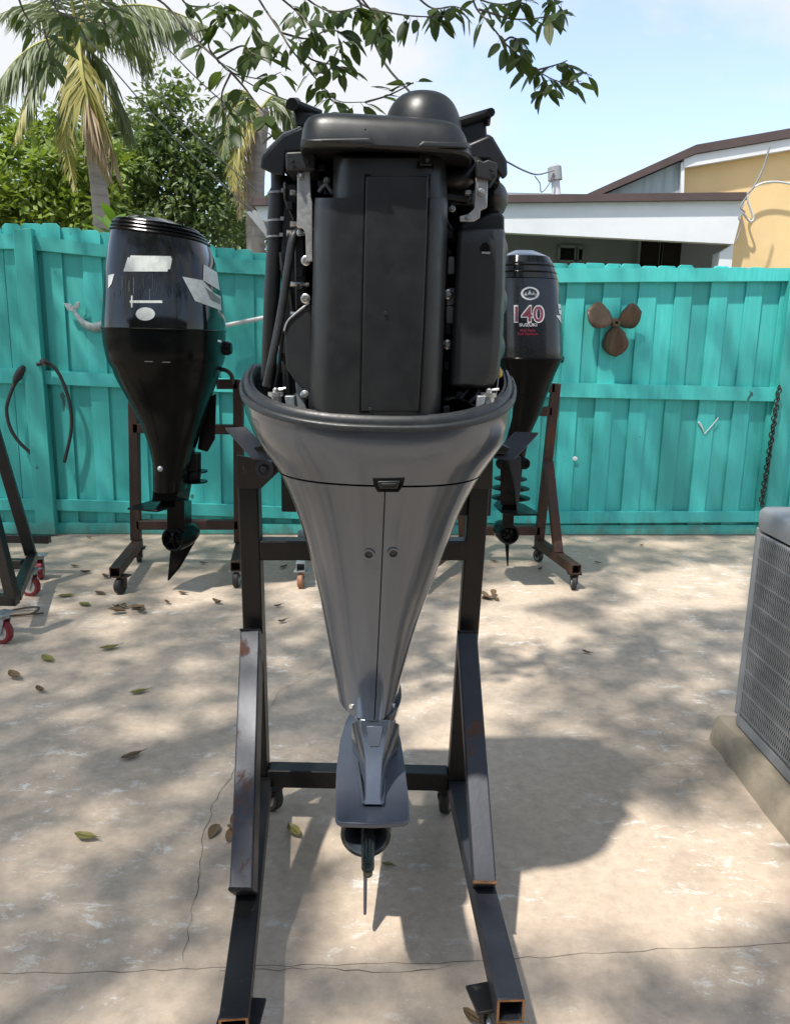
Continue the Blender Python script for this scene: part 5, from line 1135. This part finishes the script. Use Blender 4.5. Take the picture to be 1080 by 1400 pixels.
# grey stand hidden behind the big motor, one foot showing
D = 5.2; w = .055
fr = (gz(411, 776, z0), gz(560, 776, z0)); ur = (V((at(413, 722, D).x, D, z0)), V((at(545, 722, D).x, D, z0)))
engine_stand('galvanised grey stand with worn orange caster, mostly hidden by the big motor', [K['zinc'], K['zinc'], K['zinc'], K['zinc'], K['zinc']], w, (V((ur[0].x, D, .20)), V((ur[1].x, D, .55))), (ur[0] + V((0, 0, .03)), ur[1] + V((0, 0, .03))), (ur[0] + V((0, .03, 0)), ur[1] + V((0, .03, 0))), fr, None,
   [(V((ur[0].x, D, z0 + .0)), V((ur[1].x, D, z0 + .0)))], [(V((ur[0].x, D, 0)), z0 - .03, .045, .03, .2), (V((ur[1].x, D, 0)), z0 - .03, .045, .03, .4), (V((fr[0].x, fr[0].y + .05, 0)), z0 - .03, .047, .032, 3.05, K['zinc'], K['orangetyre'], K['zinc']), (V((fr[1].x, fr[1].y + .05, 0)), z0 - .03, .047, .032, 3.0, K['zinc'], K['orangetyre'], K['zinc'])])

# ================================================================== black cart with red casters at the left
w = .052; cz = .185
ct = thing('tube_cart', (-2.5, 4.1, 0), 'black square tube cart on red wheeled casters by the hose', 'cart')
a0 = gz(24, 820, cz + .0); a1 = gz(68, 737, cz + .0); yA, yB = a0.y, a1.y
def ctb(a, b, nm='frame_tube', k=w): return MB().bar(a, b, k, k).build(nm, K['cart'], ct, bevel=.003)
ctb(V((-3.7, yA, cz)), V((a0.x, yA, cz))); ctb(V((-3.7, yB, cz)), V((a1.x, yB, cz))); ctb(V((-3.7, lerp(yA, yB, .52), cz)), V((gz(48, 762, cz).x, lerp(yA, yB, .52), cz)))
ctb(gz(45, 760, cz), gz(21, 815, cz), 'end_tube'); ctb(V((-3.6, yA, cz)), V((-3.6, yB, cz)), 'end_tube')
pA = gz(42, 757, cz + .02); ctb(pA, at(-12, 575, pA.y - .05), 'leaning_post', .06); 
pB = gz(18, 818, cz + .02); ctb(pB, at(-14, 690, pB.y), 'leaning_post')
top = at(-12, 575, pA.y - .05); ctb(top, top + V((-1.0, 0, 0)), 'top_tube'); ctb(top + V((-1.0, 0, 0)), V((top.x - 1.0, pA.y, cz)), 'leaning_post')
for (x, y, yaw) in ((8, 880, 1.25), (46, 815, 1.35), (56, 792, .3)):
    q = gz(x, y, 0); caster(ct, V((q.x, q.y, 0)), cz - w / 2, .062, .034, yaw, K['zinc'], K['redtyre'], K['whitehub'])
for x in (-3.5,): caster(ct, V((x, yA, 0)), cz - w / 2, .062, .034, .4, K['zinc'], K['redtyre'], K['whitehub'])
lp = gz(30, 838, .008); o = MB().tube(spline([lp + V((-.09, .02, 0)), lp + V((.02, .06, .012)), lp + V((.085, .02, .02)), lp + V((.06, -.03, .006)), lp + V((-.04, -.05, 0)), lp + V((.0, -.045, .004)), lp + V((.12, -.01, .004))], 6), .005, 6)
tag(o.build('strap_loop', K['bronze']), 'brown strap coiled on the concrete beside the red caster', 'strap')

# ================================================================== things on the fence
pp = fp(841, 441, .075); prop = thing('bronze_propeller', pp, 'weathered bronze three bladed propeller hung on the teal fence', 'propeller')
MB().lathe(pp + FN * .0, FN, [(-.035, .030), (.0, .034), (.030, .030), (.034, .020), (.034, .012), (-.03, .012)], 24, False, False).build('hub', K['bronze'], prop)
for (tx_, ty_, w_) in ((803, 425, 17.5), (876, 426, 16.5), (841, 487, 15.5)):
    ctr = V(pp); tip = fp(tx_, ty_, .075); L_ = (tip - ctr).length; d = (tip - ctr).normalized(); sd = FN.cross(d).normalized()
    W_ = w_ * pp.y / FPX * 1.12; outl = []; rows = []
    for i in range(13):
        t = i / 12; w2 = W_ * (math.sin(math.pi * (t ** 1.25)) ** .62 if 0 < t < 1 else 0) + (.012 if t < .3 else 0); tw_ = RAD(38) * (1 - .5 * t)
        c = ctr + d * (L_ * (.10 + .90 * t)); e = sd * math.cos(tw_) + FN * math.sin(tw_)
        rows.append([c + e * w2 * k + FN * (.010 * (1 - k * k)) for k in (-1, -.5, 0, .5, 1)])
    MB().loft(rows, closed=False).build('blade', K['bronze'], prop, solid=.006, normals=False, sharp=60)
# tin tail ornament
om = thing('tin_ornament', fp(118, 440, .04), 'weathered tin sea creature ornament with upturned tail on the fence', 'wall ornament')
body = spline([fp(x, y, .045) for x, y in ((101, 424), (106, 432), (114, 441), (126, 447), (140, 445), (152, 438), (160, 428))], 5)
MB().tube(body, np.interp(np.linspace(0, 1, len(body)), [0, .3, .6, 1], [.010, .022, .036, .045]).tolist(), 12).build('body', K['silverfish'], om)
def fpoly(pts, off, th, name, m, par): return MB().prism([fp(x, y, off) for x, y in pts], -FN * th).build(name, m, par, bevel=.002)
fpoly([(102, 426), (92, 424), (87, 414), (96, 415), (101, 420), (103, 413), (109, 412), (108, 420)], .05, .01, 'tail_fin', K['silverfish'], om)
fpoly([(106, 430), (110, 424), (118, 419), (118, 428), (113, 437)], .045, .008, 'fin', K['tealpost'], om)
fpoly([(136, 408), (146, 406), (150, 418), (145, 424), (141, 412)], .05, .01, 'raised_fin', K['silverfish'], om)
# fuel hose with primer bulb hooked behind the post
hs = thing('fuel_hose', fp(60, 500, .06), 'black fuel hose with primer bulb looped over the fence post', 'hose')
MB().tube(spline([fp(29, 515, .10), fp(20, 525, .10), fp(12, 545, .11), fp(9, 562, .11), fp(14, 585, .11), fp(26, 604, .10), fp(43, 620, .09)], 8), .0125, 10).build('hose', K['tyre'], hs)
MB().tube(spline([fp(50, 498, .12), fp(62, 496, .11), fp(74, 502, .10), fp(86, 522, .09), fp(96, 555, .085), fp(97, 590, .08), fp(88, 632, .075)], 8), .0125, 10).build('hose', K['tyre'], hs)
MB().tube([fp(19, 524, .10), fp(22, 518, .10), fp(27, 510, .10), fp(31, 504, .10), fp(33, 500, .10)], [.012, .024, .030, .026, .014], 12).build('primer_bulb', K['tyre'], hs)
MB().tube([fp(57, 491, .12), fp(60, 495, .12), fp(67, 497, .11)], [.018, .026, .016], 10).build('connector', K['tyre'], hs)
for q in ((18, 526), (61, 498)): MB().lathe(fp(*q, .13), FN, [(0, .009), (.01, .009)], 10).build('clip', K['bronze'], hs)
# white pole lying across the rails
pa, pb_ = fp(296, 447, .12), fp(452, 416, .12)
tag(MB().tube([pa, pa.lerp(pb_, .5), pb_], .016, 12).build('white_pole', K['pvc']), 'slim white pole held across the fence behind the motors', 'pole')
# rusty chain on the right post
ch = thing('rusty_chain', fp(1055, 600, .12), 'dark rusty chain hanging down beside the fence post', 'chain')
c0, c1_ = fp(1065, 530, .13), fp(1041, 690, .13); nl = 44
for i in range(nl):
    t = i / (nl - 1); q = c0.lerp(c1_, t) + FE * (.010 * math.sin(i * 2.1)); d = (c1_ - c0).normalized(); e = (FE if i % 2 else FN)
    e = (e - d * e.dot(d)).normalized(); ps = [q + d * (.020 * math.sin(a)) + e * (.013 * math.cos(a)) for a in np.linspace(0, 2 * math.pi, 9)]
    MB().tube(ps, .0052, 5, False).build('link', K['chain'], ch)
for (x, y, r_, lab) in ((786, 627, .020, 'round white paint blot on the teal fence'),):
    tag(MB().ell(fp(x, y, .021), r_, .003, r_ * .9, 10, 6).build('paint_blot', K['dwhite']), lab, 'paint mark')
tag(MB().tube([fp(955, 577, .024), fp(960, 585, .024), fp(963, 593, .024), fp(972, 583, .024), fp(982, 571, .024)], [.009, .007, .004, .004, .003], 6).build('paint_mark', K['dwhite']), 'white check shaped paint mark on the teal fence', 'paint mark')

# ================================================================== air conditioner on its pad
PAX = atz(1000, 983, .11).x; yb = atz(1000, 983, .11).y
ac = thing('air_conditioner', (PAX + .38, yb - .42, .11), 'grey louvred air conditioning unit on a concrete pad', 'air conditioner')
zt = at(1033, 690, yb).z; HW = .76
def acring(ins, z, n=8, R_=.05):
    x0, x1, y1, y0 = PAX + ins, PAX + HW - ins, yb - ins, yb - HW + ins; out = []
    for (cx, cy_, a0) in ((x1 - R_, y1 - R_, 0), (x0 + R_, y1 - R_, 90), (x0 + R_, y0 + R_, 180), (x1 - R_, y0 + R_, 270)):
        for k in range(n + 1):
            a = RAD(a0 + 90 * k / n); out.append(V((cx + R_ * math.cos(a), cy_ + R_ * math.sin(a), z)))
    return out
MB().loft([acring(.03, .14), acring(.03, zt - .06)], True, True).build('coil', K['acdark'], ac)
MB().loft([acring(0, .113), acring(0, .150), acring(.012, .152)], True, True).build('base_pan', K['acgrey'], ac)
MB().loft([acring(.008, zt - .085), acring(.0, zt - .08), acring(-.004, zt - .05), acring(-.004, zt - .018), acring(.006, zt - .004), acring(.05, zt + .004), acring(.12, zt)], True, True).build('top_cover', K['acgrey'], ac, sharp=50)
# wavy vertical louvre wires and the horizontal bands that tie them
lv = []
for k in range(64):
    y = yb - .055 - k * .0125; mb = MB()
    for j in range(44):
        z_a = .155 + (zt - .245) * j / 43
        wv = .0032 * (1 if j % 2 else -1); mb.v += [V((PAX + .004, y + wv - .0024, z_a)), V((PAX + .004, y + wv + .0024, z_a))]
    for j in range(43): mb.f.append((2 * j, 2 * j + 1, 2 * j + 3, 2 * j + 2))
    if y < yb - HW + .06: break
    mb.build('louvre', K['acgrey'], ac, solid=.003, normals=False, sharp=80)
for k in range(9):
    z_ = .165 + (zt - .26) * k / 8; mb = MB(); mb.box((PAX + .006, yb - HW / 2, z_), (.008, HW - .10, .007)); mb.build('louvre_band', K['acgrey'], ac)
for k in range(14):
    x = PAX + .05 + k * .05; MB().box((x, yb - .004, (.155 + zt - .085) / 2), (.006, .006, zt - .245)).build('louvre', K['acgrey'], ac)
for (x, y) in ((PAX + .025, yb - .025), (PAX + .025, yb - HW + .025), (PAX + HW - .025, yb - .025), (PAX + HW - .025, yb - HW + .025)):
    MB().lathe((x, y, .145), (0, 0, 1), [(0, .026), (zt - .225, .026)], 16).build('corner_post', K['acgrey'], ac)
pd = jag([V((PAX - .045, yb - 1.2, 0)), V((PAX - .045, yb + .045, 0)), V((PAX + 1.1, yb + .06, 0)), V((PAX + 1.1, yb - 1.2, 0)), V((PAX - .045, yb - 1.2, 0))], .004, .06, 8)[:-1]
o = MB().loft([[p + (p - V((PAX + .5, yb - .5, 0))).normalized() * .016 for p in pd], [p + V((0, 0, .09)) for p in pd], [p + V((0, 0, .106)) - (p - V((PAX + .5, yb - .5, 0))).normalized() * .012 for p in pd]], False, True).build('concrete_pad', K['pad'])
tag(o, 'low rough concrete pad under the air conditioner', 'concrete pad')

# ================================================================== fallen leaves
def fallen(kind, x, y, size, rot, curl, seed):
    r = random.Random(seed); rows = []; q = atz(x, y, .004); L_ = .86 * size * (q - CAM).length / FPX; Rm = Matrix.Rotation(rot, 3, 'Z')
    for i in range(8):
        t = i / 7; w_ = L_ * .24 * (math.sin(math.pi * t ** .9) ** .8 if 0 < i < 7 else .03); yy = (t - .5) * L_
        z = .004 + curl * L_ * (2 * t - 1) ** 2 * .35
        rows.append([q + Rm @ V((-w_, yy, z + curl * w_ * .9 + r.uniform(0, .003))), q + Rm @ V((-w_ * .5, yy, z + curl * w_ * .3)), q + Rm @ V((0, yy, z)), q + Rm @ V((w_ * .5, yy, z + curl * w_ * .3)), q + Rm @ V((w_, yy, z + curl * w_ * .9 + r.uniform(0, .003)))])
    mb = MB().loft(rows, closed=False); e = rows[-1][2]; mb.tube([rows[0][2], e, e + Rm @ V((.004, L_ * .22, .004))], [.0012, .0014, .0010], 5)
    return mb.build('fallen_leaf', K['oliveleaf'] if kind else K['dryleaf'], normals=False, sharp=80)
for i, (k, x, y, s_) in enumerate(((0, 102, 775, 13), (0, 117, 784, 15), (0, 137, 812, 20), (1, 90, 815, 24), (1, 116, 827, 24), (0, 229, 825, 13), (0, 297, 825, 20), (0, 250, 812, 16), (1, 150, 887, 28), (1, 65, 902, 30), (0, 20, 927, 30), (0, 55, 946, 20),
     (1, 190, 947, 26), (0, 180, 1035, 32), (1, 117, 1147, 34), (1, 402, 1139, 36), (0, 278, 771, 14), (0, 386, 851, 16), (0, 380, 830, 14), (0, 388, 776, 18), (0, 122, 736, 9), (0, 676, 768, 12), (0, 738, 780, 13), (0, 817, 770, 11), (0, 877, 746, 9), (0, 802, 893, 16), (1, 530, 1184, 18), (0, 647, 1396, 34), (0, 260, 738, 9), (0, 145, 790, 16))):
    o = fallen(k, x, y, s_, random.uniform(-2.6, -.4), random.uniform(.15, .75) * (1 - .5 * k), i)
    own = {2: 'dark brown leaf in front of the left foot of the brown stand', 3: 'olive leaf lying beside the red wheeled cart', 6: 'brown leaf beside the right front caster of the brown stand', 8: 'olive leaf lying alone just in front of the leaf heap', 10: 'long dark curled leaf near the red front caster',
           13: 'brown curled leaf lying alone on open concrete by the steel stand', 14: 'olive leaf with a long stalk near the patio joint', 15: 'broad olive leaf under the crossbar of the steel stand', 16: 'small brown leaf under the glossy black motor', 17: 'brown leaf in front of the orange caster',
           21: 'small leaf right under the gearcase of the 140 motor', 22: 'dry leaf between the feet of the reddish brown stand', 23: 'dry leaf just outside the right foot of the reddish brown stand', 24: 'tiny brown leaf at the foot of the bright teal fence', 25: 'single brown leaf on the bare concrete between stand and air conditioner', 26: 'small yellow green leaf under the propeller shaft', 27: 'large dry leaf beside the front caster of the steel stand', 12: 'upright olive leaf with pointed tip on open concrete'}
    lab = own.get(i)
    if k: tag(o, lab or 'olive green fallen leaf lying flat between cart and leaf heap', 'leaf', 'olive fallen leaves')
    else: tag(o, lab or 'small brown curled leaf on the concrete near the left fence', 'leaf', 'brown fallen leaves')
def heap(x, y, n_, spread, size, lab, seed):
    r = random.Random(seed); q = atz(x, y, 0); t = thing('leaf_heap', q, lab, 'leaf heap')
    for k in range(n_):
        L_ = size * r.uniform(.6, 1.2); W_ = L_ * .5; me = broad_leaf(L_, W_, r.uniform(.2, .7), r.uniform(-.25, .25))
        Rm = Matrix.Rotation(r.uniform(0, 6.3), 3, 'Z') @ Matrix.Rotation(r.uniform(-.1, .2), 3, 'X'); o_ = q + V((r.gauss(0, spread), r.gauss(0, spread * .6), .006 + .006 * r.random()))
        me.v = [Rm @ p + o_ for p in me.v]; lo = min(p.z for p in me.v)
        for p in me.v: p.z += max(0, .003 - lo)
        me.build('leaf', K['dryleaf'], t, normals=False)
heap(184, 833, 12, .045, .08, 'heap of dry leaves beside the caster of the brown stand', 1)
heap(668, 819, 6, .035, .07, 'few dry leaves bunched behind the right upright of the steel stand', 2)
heap(312, 1132, 5, .022, .085, 'dry curled leaves against the left brace of the steel stand', 3)
